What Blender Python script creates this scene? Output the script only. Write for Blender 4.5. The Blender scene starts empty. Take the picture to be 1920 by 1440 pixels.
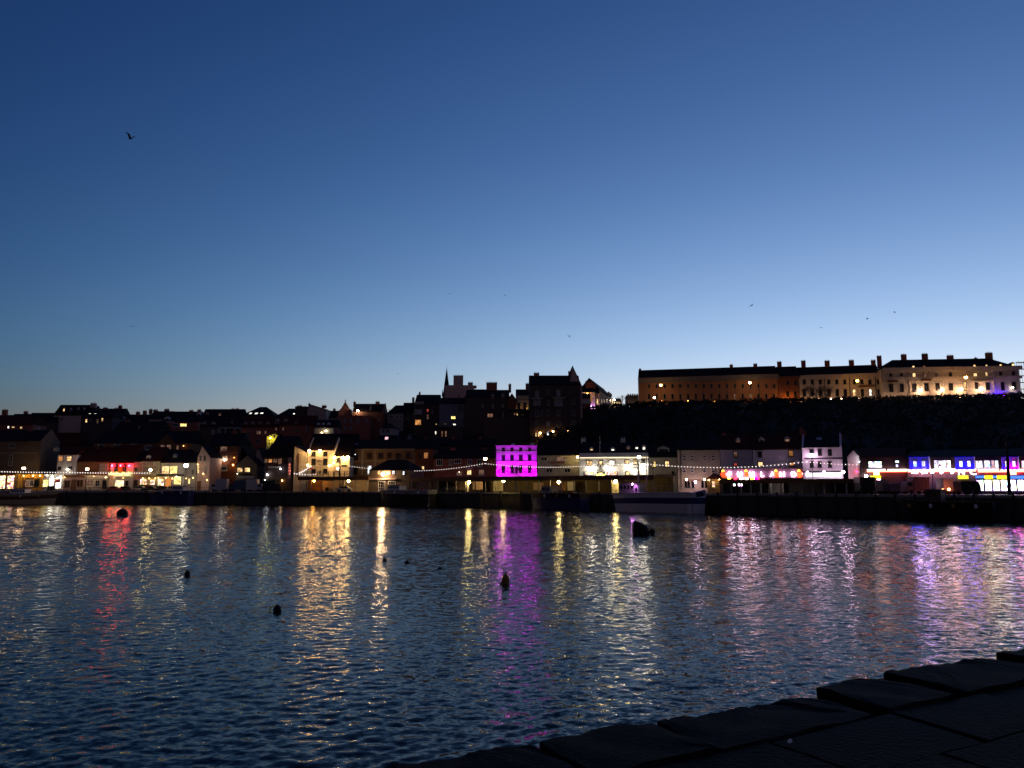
import bpy, bmesh, math, random
import numpy as np
from mathutils import Vector, Matrix

sc = bpy.context.scene
COL = sc.collection
rnd = random.Random(7)

# ---------------------------------------------------------------- camera
FPX, HOR, EYE = 1442.0, 914.0, 4.5            # focal length in photo pixels, horizon row, eye height above the water
PITCH = math.atan((HOR - 720) / FPX)
cam = bpy.data.cameras.new('camera')
camo = bpy.data.objects.new('camera', cam)
COL.objects.link(camo)
cam.sensor_fit = 'HORIZONTAL'; cam.sensor_width = 36.0; cam.lens = 36.0 * FPX / 1920
cam.clip_start = 0.1; cam.clip_end = 6000
camo.location = (0, 0, EYE); camo.rotation_euler = (math.pi / 2 + PITCH, 0, 0)
sc.camera = camo

# ---------------------------------------------------------------- dusk sky
world = bpy.data.worlds.new('World'); sc.world = world; world.use_nodes = True
nt = world.node_tree; bg = nt.nodes['Background']
sky = nt.nodes.new('ShaderNodeTexSky'); sky.sky_type = 'NISHITA'; sky.sun_disc = False
sky.sun_elevation = math.radians(-5); sky.sun_rotation = math.radians(30)
sky.air_density = 1.0; sky.dust_density = 1.0; sky.ozone_density = 4.0
sep = nt.nodes.new('ShaderNodeSeparateColor'); comb = nt.nodes.new('ShaderNodeCombineColor')
nt.links.new(sky.outputs[0], sep.inputs[0])
for i, (g, k, sh) in enumerate(((522.0, 1.44, 0.22), (55.6, 1.075, 0.15), (14.9, 0.98, 0.07))):   # dusk response of each channel
    p = nt.nodes.new('ShaderNodeMath'); p.operation = 'POWER'; p.inputs[1].default_value = k
    m = nt.nodes.new('ShaderNodeMath'); m.operation = 'MULTIPLY'; m.inputs[1].default_value = g
    nt.links.new(sep.outputs[i], p.inputs[0]); nt.links.new(p.outputs[0], m.inputs[0]); q1 = nt.nodes.new('ShaderNodeMath'); q1.operation = 'MULTIPLY_ADD'; q1.inputs[1].default_value = sh; q1.inputs[2].default_value = 1.0
    q2 = nt.nodes.new('ShaderNodeMath'); q2.operation = 'DIVIDE'; nt.links.new(m.outputs[0], q1.inputs[0]); nt.links.new(m.outputs[0], q2.inputs[0]); nt.links.new(q1.outputs[0], q2.inputs[1])
    nt.links.new(q2.outputs[0], comb.inputs[i])
# the faint rosy counter-twilight opposite the sunset, fading smoothly to nothing in the west
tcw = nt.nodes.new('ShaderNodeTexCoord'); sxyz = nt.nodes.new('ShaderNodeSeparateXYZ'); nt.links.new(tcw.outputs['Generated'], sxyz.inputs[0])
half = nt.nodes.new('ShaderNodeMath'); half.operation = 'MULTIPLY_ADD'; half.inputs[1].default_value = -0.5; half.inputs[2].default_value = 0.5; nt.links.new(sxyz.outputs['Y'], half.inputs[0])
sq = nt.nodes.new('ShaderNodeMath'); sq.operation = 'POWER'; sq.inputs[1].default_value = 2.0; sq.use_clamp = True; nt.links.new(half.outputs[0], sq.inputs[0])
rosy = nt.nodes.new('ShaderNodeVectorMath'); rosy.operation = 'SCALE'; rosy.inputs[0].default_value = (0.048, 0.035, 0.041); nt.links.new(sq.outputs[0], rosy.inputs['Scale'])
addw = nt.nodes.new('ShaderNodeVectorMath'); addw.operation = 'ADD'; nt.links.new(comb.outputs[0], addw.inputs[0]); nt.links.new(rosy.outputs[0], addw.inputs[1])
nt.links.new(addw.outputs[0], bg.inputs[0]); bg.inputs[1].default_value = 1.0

# ---------------------------------------------------------------- picture
vs = sc.view_settings
vs.view_transform = 'Standard'; vs.look = 'None'; vs.exposure = 0.0; vs.gamma = 1.0; vs.use_curve_mapping = False
sc.render.engine = 'CYCLES'
cy = sc.cycles
cy.max_bounces = 5; cy.diffuse_bounces = 2; cy.glossy_bounces = 3; cy.transmission_bounces = 2
cy.sample_clamp_indirect = 120.0; cy.sample_clamp_direct = 0.0
cy.caustics_reflective = False; cy.caustics_refractive = False
cy.use_light_tree = True
cy.use_denoising = True; cy.denoiser = 'OPENIMAGEDENOISE'; cy.denoising_input_passes = 'RGB_ALBEDO_NORMAL'; cy.denoising_prefilter = 'ACCURATE'

# ---------------------------------------------------------------- pixel <-> place
CP, SP = math.cos(PITCH), math.sin(PITCH)
def ray(px, py):
    u, v = (px - 960) / FPX, (720 - py) / FPX
    return Vector((u, CP - v * SP, SP + v * CP))
def at(px, py, Y):                            # the point of that sight line at ground distance Y
    d = ray(px, py); return Vector((0, 0, EYE)) + d * (Y / d.y)
def onz(px, py, z):                           # ... at height z
    d = ray(px, py); return Vector((0, 0, EYE)) + d * ((z - EYE) / d.z)
def lerp(tab, x):
    if x <= tab[0][0]: return tab[0][1]
    for (a, b), (c, d) in zip(tab, tab[1:]):
        if x <= c: return b + (d - b) * (x - a) / (c - a)
    return tab[-1][1]
QZ = 3.4                                      # far quay above the water
WL = [(-1400, 943), (-300, 944.5), (0, 945), (330, 945.2), (700, 947.5), (950, 951.5), (1200, 958.5), (1450, 965.5), (1700, 972), (1920, 977), (2300, 985), (3300, 1000)]
def quay(px):                                 # far quay edge at that column
    return onz(px, lerp(WL, px), 0.0)
FY = [(-400, 224), (330, 222), (700, 216), (950, 200), (1100, 184), (1250, 165), (1350, 155), (1510, 146), (1600, 140), (1920, 124), (2600, 104)]
def fy(px): return lerp(FY, px)               # building line along the road
FOOT = [(-900, 234), (700, 230), (1000, 216), (1200, 192), (1500, 166), (1920, 145), (2900, 125)]
TOPY = [(-900, 306), (700, 300), (1000, 288), (1150, 262), (1500, 258), (1920, 250), (2900, 240)]
TOPZ = [(-900, 22), (300, 24), (700, 27), (850, 31), (1000, 33), (1150, 31.5), (1230, 32.5), (1900, 34), (2900, 34)]
def px_of(x, y):
    d = y * CP                                # column at about horizon height
    return 960 + FPX * x / max(1e-3, y) * 0.991
def ground_z(x, y):
    px = px_of(x, y)
    f, t, z = lerp(FOOT, px), lerp(TOPY, px), lerp(TOPZ, px)
    s = min(1, max(0, (y - f) / (t - f)))
    if px > 1120:
        s2 = s ** 0.6; k = min(1, (px - 1120) / 150); s = s * (1 - k) + s2 * k
    h = QZ + (z - QZ) * s
    if y > t + 60: h -= (y - t - 60) * 0.02
    return h

# ---------------------------------------------------------------- materials
MATS = {}
def _new(name):
    m = bpy.data.materials.new(name); m.use_nodes = True
    return m, m.node_tree, m.node_tree.nodes['Principled BSDF']
def mat(name, col, rough=0.8, var=0.25, scale=1.2, bump=0.0, metal=0.0, spec=0.3):
    if name in MATS: return MATS[name]
    m, t, b = _new(name)
    tc = t.nodes.new('ShaderNodeTexCoord'); n = t.nodes.new('ShaderNodeTexNoise')
    n.inputs['Scale'].default_value = scale; n.inputs['Detail'].default_value = 6; n.inputs['Roughness'].default_value = 0.65
    t.links.new(tc.outputs['Object'], n.inputs['Vector'])
    oi = t.nodes.new('ShaderNodeObjectInfo')
    r = t.nodes.new('ShaderNodeMapRange'); r.inputs[1].default_value = 0.25; r.inputs[2].default_value = 0.75
    r.inputs[3].default_value = 1 - var; r.inputs[4].default_value = 1 + var
    t.links.new(n.outputs[0], r.inputs[0])
    r2 = t.nodes.new('ShaderNodeMapRange'); r2.inputs[3].default_value = 1 - var * 0.5; r2.inputs[4].default_value = 1 + var * 0.5
    t.links.new(oi.outputs['Random'], r2.inputs[0])
    mu = t.nodes.new('ShaderNodeMath'); mu.operation = 'MULTIPLY'
    t.links.new(r.outputs[0], mu.inputs[0]); t.links.new(r2.outputs[0], mu.inputs[1])
    vm = t.nodes.new('ShaderNodeVectorMath'); vm.operation = 'SCALE'; vm.inputs[0].default_value = col[:3]
    t.links.new(mu.outputs[0], vm.inputs['Scale']); t.links.new(vm.outputs[0], b.inputs['Base Color'])
    b.inputs['Roughness'].default_value = rough; b.inputs['Metallic'].default_value = metal; b.inputs['Specular IOR Level'].default_value = spec
    if bump:
        bp = t.nodes.new('ShaderNodeBump'); bp.inputs['Strength'].default_value = bump; bp.inputs['Distance'].default_value = 0.05
        n2 = t.nodes.new('ShaderNodeTexNoise'); n2.inputs['Scale'].default_value = scale * 8; n2.inputs['Detail'].default_value = 5
        t.links.new(tc.outputs['Object'], n2.inputs['Vector']); t.links.new(n2.outputs[0], bp.inputs['Height']); t.links.new(bp.outputs[0], b.inputs['Normal'])
    MATS[name] = m; return m
def glow(name, col, strength, var=0.0, scale=1.5, sample=True, hue=0.0):
    """something that gives off light: lamp glass, lit room behind a pane, lit sign"""
    if name in MATS: return MATS[name]
    m, t, b = _new(name)
    b.inputs['Base Color'].default_value = (0.02, 0.02, 0.02, 1); b.inputs['Roughness'].default_value = 0.3
    b.inputs['Emission Color'].default_value = (*col, 1); b.inputs['Emission Strength'].default_value = strength
    if var:                                   # curtains, furniture and lamps in the room
        tc = t.nodes.new('ShaderNodeTexCoord'); oi = t.nodes.new('ShaderNodeObjectInfo')
        ad = t.nodes.new('ShaderNodeVectorMath'); ad.operation = 'MULTIPLY_ADD'; ad.inputs[1].default_value = (1, 1, 1)
        sc_ = t.nodes.new('ShaderNodeVectorMath'); sc_.operation = 'SCALE'; sc_.inputs[0].default_value = (37, 11, 23)
        t.links.new(oi.outputs['Random'], sc_.inputs['Scale']); t.links.new(tc.outputs['Object'], ad.inputs[0]); t.links.new(sc_.outputs[0], ad.inputs[2])
        n = t.nodes.new('ShaderNodeTexNoise'); n.inputs['Scale'].default_value = scale; n.inputs['Detail'].default_value = 3
        t.links.new(ad.outputs[0], n.inputs['Vector'])
        r = t.nodes.new('ShaderNodeMapRange'); r.inputs[1].default_value = 0.32; r.inputs[2].default_value = 0.68
        r.inputs[3].default_value = strength * max(0.03, 1 - var); r.inputs[4].default_value = strength * (1 + var)
        t.links.new(n.outputs[0], r.inputs[0])
        r2 = t.nodes.new('ShaderNodeMapRange'); r2.inputs[3].default_value = 0.7; r2.inputs[4].default_value = 1.3
        t.links.new(oi.outputs['Random'], r2.inputs[0])
        mu = t.nodes.new('ShaderNodeMath'); mu.operation = 'MULTIPLY'
        t.links.new(r.outputs[0], mu.inputs[0]); t.links.new(r2.outputs[0], mu.inputs[1])
        t.links.new(mu.outputs[0], b.inputs['Emission Strength'])
        if hue:                               # bright displays and machines of different colours inside
            n2 = t.nodes.new('ShaderNodeTexNoise'); n2.inputs['Scale'].default_value = scale * 1.3; n2.inputs['Detail'].default_value = 1
            t.links.new(ad.outputs[0], n2.inputs['Vector'])
            g2 = t.nodes.new('ShaderNodeVectorMath'); g2.operation = 'MULTIPLY_ADD'; g2.inputs[1].default_value = (5, 5, 5); g2.inputs[2].default_value = (-1.9, -1.9, -1.9)
            t.links.new(n2.outputs['Color'], g2.inputs[0])
            mx = t.nodes.new('ShaderNodeMix'); mx.data_type = 'RGBA'; mx.clamp_result = True; mx.inputs['Factor'].default_value = hue; mx.inputs[6].default_value = (*col, 1)
            t.links.new(g2.outputs[0], mx.inputs[7]); t.links.new(mx.outputs[2], b.inputs['Emission Color'])
    if not sample: m.cycles.emission_sampling = 'NONE'
    MATS[name] = m; return m

# walls and roofs
mat('stone', (0.30, 0.24, 0.17)); mat('dark_stone', (0.13, 0.095, 0.065)); mat('sandstone', (0.34, 0.25, 0.15)); mat('tan_stone', (0.19, 0.125, 0.07)); mat('brick', (0.24, 0.085, 0.045)); mat('dark_brick', (0.36, 0.12, 0.08)); mat('terrace_stone', (0.50, 0.22, 0.10))  # dark_brick: glow of unseen street lamps put into its lighter, redder tone
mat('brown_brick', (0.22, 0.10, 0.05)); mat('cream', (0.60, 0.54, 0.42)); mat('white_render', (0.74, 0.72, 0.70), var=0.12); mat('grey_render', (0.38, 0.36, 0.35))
mat('pink_render', (0.50, 0.34, 0.29)); mat('lilac_render', (0.72, 0.66, 0.72), var=0.1); mat('yellow_paint', (0.70, 0.40, 0.05), var=0.12); mat('red_paint', (0.55, 0.05, 0.06), var=0.12)
mat('blue_grey_render', (0.20, 0.22, 0.27)); mat('dark_wall', (0.095, 0.066, 0.06)); mat('mid_wall', (0.42, 0.31, 0.28)); mat('rose_wall', (0.58, 0.40, 0.35))  # mid_wall: raised and warmed in colour to stand in for street lamp glow
mat('slate', (0.018, 0.018, 0.021), rough=0.85, spec=0.08); mat('pantile', (0.07, 0.018, 0.013), rough=0.85, spec=0.08); mat('dark_tile', (0.022, 0.013, 0.012), spec=0.08); mat('terracotta', (0.30, 0.09, 0.04))
mat('white_trim', (0.72, 0.70, 0.66), var=0.08); mat('dark_trim', (0.03, 0.03, 0.032)); mat('grey_trim', (0.30, 0.29, 0.28)); mat('red_trim', (0.35, 0.05, 0.04)); mat('blue_paint', (0.05, 0.06, 0.55), var=0.1)
mat('timber', (0.16, 0.08, 0.04)); mat('steel', (0.30, 0.30, 0.31), rough=0.45, metal=0.6); mat('black_iron', (0.02, 0.02, 0.022), rough=0.5); mat('felt_roof', (0.16, 0.10, 0.06))
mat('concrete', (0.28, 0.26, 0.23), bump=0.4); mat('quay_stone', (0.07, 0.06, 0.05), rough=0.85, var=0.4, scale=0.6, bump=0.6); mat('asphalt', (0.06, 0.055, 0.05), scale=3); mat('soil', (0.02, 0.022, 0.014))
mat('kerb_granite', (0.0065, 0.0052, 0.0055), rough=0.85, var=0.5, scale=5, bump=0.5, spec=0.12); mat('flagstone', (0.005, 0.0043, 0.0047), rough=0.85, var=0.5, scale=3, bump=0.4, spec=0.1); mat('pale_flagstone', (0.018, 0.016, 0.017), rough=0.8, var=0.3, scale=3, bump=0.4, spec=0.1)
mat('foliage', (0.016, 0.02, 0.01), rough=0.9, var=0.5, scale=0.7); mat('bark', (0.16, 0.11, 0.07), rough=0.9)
mat('hull_white', (0.85, 0.82, 0.80), rough=0.4, var=0.1); mat('hull_blue', (0.045, 0.055, 0.16), rough=0.4); mat('hull_black', (0.022, 0.022, 0.026), rough=0.5); mat('hull_cream', (0.62, 0.46, 0.26), rough=0.5); mat('hull_red', (0.30, 0.04, 0.03), rough=0.5)
mat('buoy_black', (0.012, 0.012, 0.013), rough=0.6); mat('buoy_yellow', (0.30, 0.19, 0.03), rough=0.55, var=0.4, scale=4); mat('rope', (0.22, 0.19, 0.14)); mat('gull_feather', (0.10, 0.10, 0.12)); mat('gull_white', (0.6, 0.6, 0.62))
mat('car_dark', (0.03, 0.03, 0.035), rough=0.3, spec=0.5); mat('car_silver', (0.35, 0.35, 0.36), rough=0.3, spec=0.5); mat('car_red', (0.22, 0.03, 0.03), rough=0.3, spec=0.5); mat('van_white', (0.55, 0.52, 0.52), rough=0.4, var=0.08); mat('van_blue', (0.06, 0.10, 0.16), rough=0.4); mat('tyre', (0.015, 0.015, 0.015)); mat('crate_pink', (0.28, 0.16, 0.18)); mat('clothes_dark', (0.03, 0.03, 0.04)); mat('skin', (0.45, 0.28, 0.2)); mat('hair', (0.03, 0.02, 0.015))
m, t, b = _new('glass'); b.inputs['Base Color'].default_value = (0.012, 0.013, 0.016, 1); b.inputs['Roughness'].default_value = 0.12; MATS['glass'] = m
m, t, b = _new('pale_glass'); b.inputs['Base Color'].default_value = (0.30, 0.29, 0.30, 1); b.inputs['Roughness'].default_value = 0.3; MATS['pale_glass'] = m
# lit things
WC, OC, YC, CC = (1.0, 0.62, 0.26), (1.0, 0.40, 0.12), (1.0, 0.72, 0.22), (0.80, 0.90, 1.0)
glow('lit_warm', WC, 1.3, 0.75, 1.1, False); glow('lit_orange', OC, 0.55, 0.7, 1.0, False); glow('lit_yellow', YC, 1.6, 0.7, 1.2, False); glow('lit_cool', CC, 1.8, 0.9, 1.6, False)
glow('lit_dim', (1.0, 0.5, 0.3), 0.16, 0.7, 1.2, False); glow('lit_red', (1.0, 0.12, 0.08), 0.5, 0.6, 1.2, False); glow('lit_pink', (1.0, 0.55, 0.6), 0.9, 0.6, 1.0, False); glow('lit_white', (1.0, 0.93, 0.8), 1.8, 0.6, 1.2, False)
glow('shop_warm', (1.0, 0.58, 0.27), 1.8, 0.95, 1.3, hue=.3); glow('shop_white', (1.0, 0.90, 0.70), 4.2, 0.8, 1.0); glow('shop_yellow', YC, 2.2, 0.75, 0.9); glow('arcade_white', (1.0, 0.80, 0.78), 15, 0.97, 1.6, hue=.5); glow('arcade_blue', (0.7, 0.82, 1.0), 3.0, 0.97, 1.6, hue=.35)
KIND = {'d': 'glass', 'g': 'pale_glass', 'w': 'lit_warm', 'o': 'lit_orange', 'y': 'lit_yellow', 'c': 'lit_cool', 'm': 'lit_dim', 'r': 'lit_red', 'k': 'lit_pink', 'h': 'lit_white',
        'S': 'shop_warm', 'W': 'shop_white', 'Y': 'shop_yellow', 'A': 'arcade_white', 'B': 'arcade_blue'}
LAMP = {'warm': (1.0, 0.63, 0.32), 'gold': (1.0, 0.72, 0.24), 'honey': (1.0, 0.56, 0.20), 'peach': (1.0, 0.58, 0.36), 'rose': (1.0, 0.62, 0.86), 'sodium': (1.0, 0.42, 0.06), 'amber': (1.0, 0.55, 0.16), 'white': (1.0, 0.88, 0.66), 'cool': (0.9, 0.92, 1.0), 'purple': (0.62, 0.0, 1.0), 'red': (1.0, 0.01, 0.04), 'blue': (0.004, 0.0, 1.0), 'magenta': (0.9, 0.0, 1.0), 'violet': (0.75, 0.25, 0.9), 'green': (0.3, 1.0, 0.4), 'yellow': (1.0, 0.85, 0.05)}
def lampmat(col, s): return glow('lamp_%s_%g' % (col, s), LAMP[col], s)

# ---------------------------------------------------------------- mesh building
class MB:
    def __init__(self): self.v = []; self.f = []
    def add(self, vs, fs):
        n = len(self.v); self.v += [tuple(p) for p in vs]; self.f += [tuple(i + n for i in f) for f in fs]; return self
    def box(self, x0, x1, y0, y1, z0, z1, skip=''):
        v = [(x0, y0, z0), (x1, y0, z0), (x1, y1, z0), (x0, y1, z0), (x0, y0, z1), (x1, y0, z1), (x1, y1, z1), (x0, y1, z1)]
        f = {'b': (0, 3, 2, 1), 't': (4, 5, 6, 7), 'f': (0, 1, 5, 4), 'r': (1, 2, 6, 5), 'k': (2, 3, 7, 6), 'l': (3, 0, 4, 7)}
        return self.add(v, [q for k, q in f.items() if k not in skip])
    def prism(self, poly, a, b, axis='x'):    # poly of 2D points, pushed along an axis from a to b
        n = len(poly)
        P = (lambda p, t: (t, p[0], p[1])) if axis == 'x' else (lambda p, t: (p[0], t, p[1])) if axis == 'y' else (lambda p, t: (p[0], p[1], t))
        v = [P(p, a) for p in poly] + [P(p, b) for p in poly]
        f = [tuple(range(n))[::-1], tuple(range(n, 2 * n))] + [(i, (i + 1) % n, n + (i + 1) % n, n + i) for i in range(n)]
        return self.add(v, f)
    def tube(self, p, q, r0, r1=None, n=6, cap=True):
        p, q = Vector(p), Vector(q); r1 = r0 if r1 is None else r1
        d = (q - p).normalized(); a = d.orthogonal().normalized(); c = d.cross(a)
        v = [p + (a * math.cos(6.2832 * i / n) + c * math.sin(6.2832 * i / n)) * r0 for i in range(n)] + [q + (a * math.cos(6.2832 * i / n) + c * math.sin(6.2832 * i / n)) * r1 for i in range(n)]
        f = [(i, (i + 1) % n, n + (i + 1) % n, n + i) for i in range(n)]
        if cap: f += [tuple(range(n))[::-1], tuple(range(n, 2 * n))]
        return self.add(v, f)
    def lathe(self, prof, c=(0, 0, 0), n=10, sx=1, sy=1):
        v, f = [], []
        for r, z in prof:
            for i in range(n): v.append((c[0] + r * sx * math.cos(6.2832 * i / n), c[1] + r * sy * math.sin(6.2832 * i / n), c[2] + z))
        for j in range(len(prof) - 1):
            for i in range(n): f.append((j * n + i, j * n + (i + 1) % n, (j + 1) * n + (i + 1) % n, (j + 1) * n + i))
        f += [tuple(range(n))[::-1], tuple(range((len(prof) - 1) * n, len(prof) * n))]
        return self.add(v, f)
    def ball(self, c, r, n=8, k=5, sz=1.0):
        prof = [(max(0.02 * r, r * math.sin(math.pi * j / k)), -r * sz * math.cos(math.pi * j / k)) for j in range(k + 1)]
        return self.lathe(prof, c, n)
    def mesh(self, name, m, smooth=False):
        me = bpy.data.meshes.new(name); me.from_pydata(self.v, [], self.f)
        if m: me.materials.append(MATS[m] if isinstance(m, str) else m)
        if smooth: me.shade_smooth()
        return me
    def build(self, name, m, parent=None, loc=(0, 0, 0), smooth=False, rz=0):
        return link(name, self.mesh(name, m, smooth), parent, loc, rz)
def link(name, me, parent=None, loc=(0, 0, 0), rz=0):
    o = bpy.data.objects.new(name, me); COL.objects.link(o); o.parent = parent; o.location = loc; o.rotation_euler = (0, 0, rz); return o
LABELS = set()
def tag(o, label=None, cat=None, group=None, kind=None):
    if label:
        o['label'] = label
        if label in LABELS and not group: print('DUP LABEL', label)
        LABELS.add(label)
    if cat: o['category'] = cat
    if group: o['group'] = group
    if kind: o['kind'] = kind
    return o
def thing(name, label, cat, loc, rz=0, group=None):
    o = link(name, None, None, loc, rz); return tag(o, label, cat, group)
def spot(parent, pos, target, col, watts, deg=70, r=.12):
    l = bpy.data.lights.new('beam', 'SPOT'); l.energy = watts; l.color = LAMP[col]; l.spot_size = math.radians(deg); l.spot_blend = .7; l.shadow_soft_size = r
    o = bpy.data.objects.new('beam', l); COL.objects.link(o); o.parent = parent; o.location = pos
    o.rotation_euler = (Vector(target) - Vector(pos)).to_track_quat('-Z', 'Y').to_euler(); return o
_txt = {}
def text_mesh(s, h, m, depth=0.04):
    cu = bpy.data.curves.new('text', 'FONT'); cu.body = s; cu.size = h / 0.72; cu.extrude = depth; cu.align_x = 'CENTER'
    o = bpy.data.objects.new('text', cu); COL.objects.link(o)
    me = bpy.data.meshes.new_from_object(o.evaluated_get(bpy.context.evaluated_depsgraph_get()))
    bpy.data.objects.remove(o); bpy.data.curves.remove(cu)
    me.transform(Matrix.Rotation(math.pi / 2, 4, 'X')); me.materials.clear(); me.materials.append(MATS[m] if isinstance(m, str) else m)
    return me

# ---------------------------------------------------------------- windows
_wc = {}
def win_mesh(w, h, frame, style):
    k = ('f', round(w, 1), round(h, 1), frame, style)
    if k not in _wc:
        b = MB(); t = min(0.14, 0.16 * w); x, z = w / 2, h / 2
        b.box(-x, -x + t, -0.10, 0.0, -z, z); b.box(x - t, x, -0.10, 0.0, -z, z)
        b.box(-x + t, x - t, -0.10, 0.0, z - t, z); b.box(-x - 0.06, x + 0.06, -0.16, 0.0, -z - 0.10, -z); b.box(-x + t, x - t, -0.10, 0.0, -z, -z + t)
        nc = {'s': 2, 'p': 3 if w > 1.6 else 2, 'n': 1, 'g': max(2, round(w / 0.8))}[style]; nr = {'s': 2 if h < 1.6 else 3, 'p': 1, 'n': 1, 'g': max(2, round(h / 0.9))}[style]
        bt = 0.05 if style != 'p' else 0.09
        for i in range(1, nc):
            c = -x + w * i / nc; b.box(c - bt / 2, c + bt / 2, -0.075, -0.02, -z + t, z - t)
        for j in range(1, nr):
            c = -z + h * j / nr; b.box(-x + t, x - t, -0.07, -0.02, c - bt / 2, c + bt / 2)
        _wc[k] = b.mesh('window', frame)
    return _wc[k]
def pane_mesh(w, h, kind):
    k = ('p', round(w, 1), round(h, 1), kind)
    if k not in _wc:
        t = min(0.14, 0.16 * w)
        _wc[k] = MB().box(-w / 2 + t, w / 2 - t, -0.035, 0.0, -h / 2 + t, h / 2 - t).mesh('pane', KIND[kind])
    return _wc[k]
def window(root, x, z, w, h, kind='d', frame='white_trim', style='s', y=0.0, name='window'):
    w = max(0.5, round(w, 1)); h = max(0.5, round(h, 1))
    o = link(name, win_mesh(w, h, frame, style), root, (x, y - 0.01, z))
    link('pane', pane_mesh(w, h, kind), o, (0, 0, 0)); return o

# ---------------------------------------------------------------- buildings
class Front:
    """a facade plane between two columns of the photograph, standing at its real distance"""
    def __init__(s, px0, px1, Y0, Y1, pyb, gap=0.04):
        A, B = at(px0, pyb, Y0), at(px1, pyb, Y1)
        s.A = Vector((A.x, A.y)); d = Vector((B.x - A.x, B.y - A.y)); s.W = d.length - 2 * gap; s.t = d.normalized(); s.A += s.t * gap
        s.n = Vector((-s.t.y, s.t.x)); s.rz = math.atan2(s.t.y, s.t.x); s.zb = 0.0
    def hit(s, px, py, off=0.0):              # -> local x, local z on the plane pushed back by off
        d = ray(px, py); d2 = Vector((d.x, d.y)); P = s.A + s.n * off
        k = P.dot(s.n) / d2.dot(s.n); q = d2 * k
        return (q - P).dot(s.t), EYE + d.z * k - s.zb
def house(name, label, cat, px0, px1, eave, Y=None, Y1=None, base=None, roof='side', ridge=None, D=8.0, wall='dark_wall', rm='slate', frame='grey_trim', style='s',
          w=(), ch=(), dm=(), sk=(), bx=(), lt=(), tx=(), par=False, group=None, apex=None, zb=None, ov=0.25, hipl=True, hipr=True):
    if base and Y1 is None and px0 >= 900:    # fronts on the curving part of the road are stepped, each square to the sight line
        u0, u1 = (px0 - 960) / FPX, (px1 - 960) / FPX; Y = fy(px0) if Y is None else Y; Y1 = Y * (u0 * u1 + 1) / (u1 * u1 + 1)
    Y = fy(px0) if Y is None else Y; Y1 = (fy(px1) if Y1 is None and base else Y if Y1 is None else Y1)
    F = Front(px0, px1, Y, Y1, base or eave)
    mid = F.A + F.t * F.W / 2 + F.n * 1.0
    if zb is None: zb = QZ if base else min(ground_z(F.A.x, F.A.y + 1), ground_z(mid.x, mid.y)) - 0.6
    F.zb = zb; W = F.W
    r = thing(name, label, cat, (F.A.x, F.A.y, zb), F.rz, group); r['front'] = 1; del r['front']
    pm = (px0 + px1) / 2
    ze = F.hit(pm, eave)[1]
    b = MB(); rf = MB(); zr = ze
    if roof == 'side' or roof == 'hip':
        zr = max(ze + 0.8, F.hit(pm, ridge if ridge else eave - 14, D / 2)[1])
        b.box(0, W, 0, D, 0, ze, 't')
        if roof == 'side':
            if par:
                for x0, x1 in ((0, 0.3), (W - 0.3, W)): b.prism([(0.002, ze), (D, ze), (D, ze + 0.25), (D / 2, zr + 0.25), (0.002, ze + 0.25)], x0, x1)
                rf.prism([(-ov, ze + 0.002), (D + ov, ze + 0.002), (D / 2, zr)], 0.302, W - 0.302)
            else:
                b.prism([(0.01, ze), (D - 0.01, ze), (D / 2, zr - 0.15)], 0.0, W)
                rf.prism([(-ov, ze - 0.02), (-ov, ze + 0.12), (D / 2, zr), (D + ov, ze + 0.12), (D + ov, ze - 0.02)], -0.03, W + 0.03)
        else:
            k = min(W * 0.4, D / 2); xl = k if hipl else 0; xr = W - k if hipr else W
            rf.add([(-ov, -ov, ze), (W + ov, -ov, ze), (W + ov, D + ov, ze), (-ov, D + ov, ze), (xl, D / 2, zr), (xr, D / 2, zr)], [(0, 1, 5, 4), (1, 2, 5), (2, 3, 4, 5), (3, 0, 4), (3, 2, 1, 0)])
    elif roof == 'front':
        ax, zr = F.hit(apex if apex else pm, ridge)
        b.prism([(0, 0), (W, 0), (W, ze), (ax, zr - 0.1), (0, ze)], 0, D, 'y')
        tk = 0.22
        rf.prism([(-ov, ze - 0.1), (-ov, ze - 0.1 + tk), (ax, zr + tk * 0.6), (W + ov, ze - 0.1 + tk), (W + ov, ze - 0.1), (ax, zr - 0.08)], -0.12, D + 0.1, 'y')
    elif roof == 'flat':
        b.box(0, W, 0, D, 0, ze, 't'); rf.box(0.25, W - 0.25, 0.25, D - 0.25, ze - 0.6, ze - 0.35); b.box(0, W, 0.25, 0.26, ze - 0.5, ze)
        b.add([(0, 0, ze), (W, 0, ze), (W, 0.3, ze), (0, 0.3, ze)], [(0, 1, 2, 3)])
        zr = ze
    elif roof == 'mansard':
        zr = F.hit(pm, ridge, 1.5)[1]; k = 1.6
        b.box(0, W, 0, D, 0, ze, 't')
        rf.add([(-.2, -.2, ze), (W + .2, -.2, ze), (W + .2, D, ze), (-.2, D, ze), (k, k, zr), (W - k, k, zr), (W - k, D - k, zr), (k, D - k, zr)], [(0, 1, 5, 4), (1, 2, 6, 5), (2, 3, 7, 6), (3, 0, 4, 7), (4, 5, 6, 7), (3, 2, 1, 0)])
    b.build('wall', wall, r)
    ro = rf.build('roof', rm, r)
    def roof_off(pxx, pyy):                   # how far back a sight line meets the front slope
        if roof in ('flat', 'front'): return 0.0
        depth = D / 2 if roof in ('side', 'hip') else 1.5
        o = 0.0
        for _ in range(8):
            z = F.hit(pxx, pyy, o)[1]; o = min(depth, max(0.0, depth * (z - ze) / max(0.1, zr - ze))) * 0.6 + o * 0.4
        return o
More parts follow.
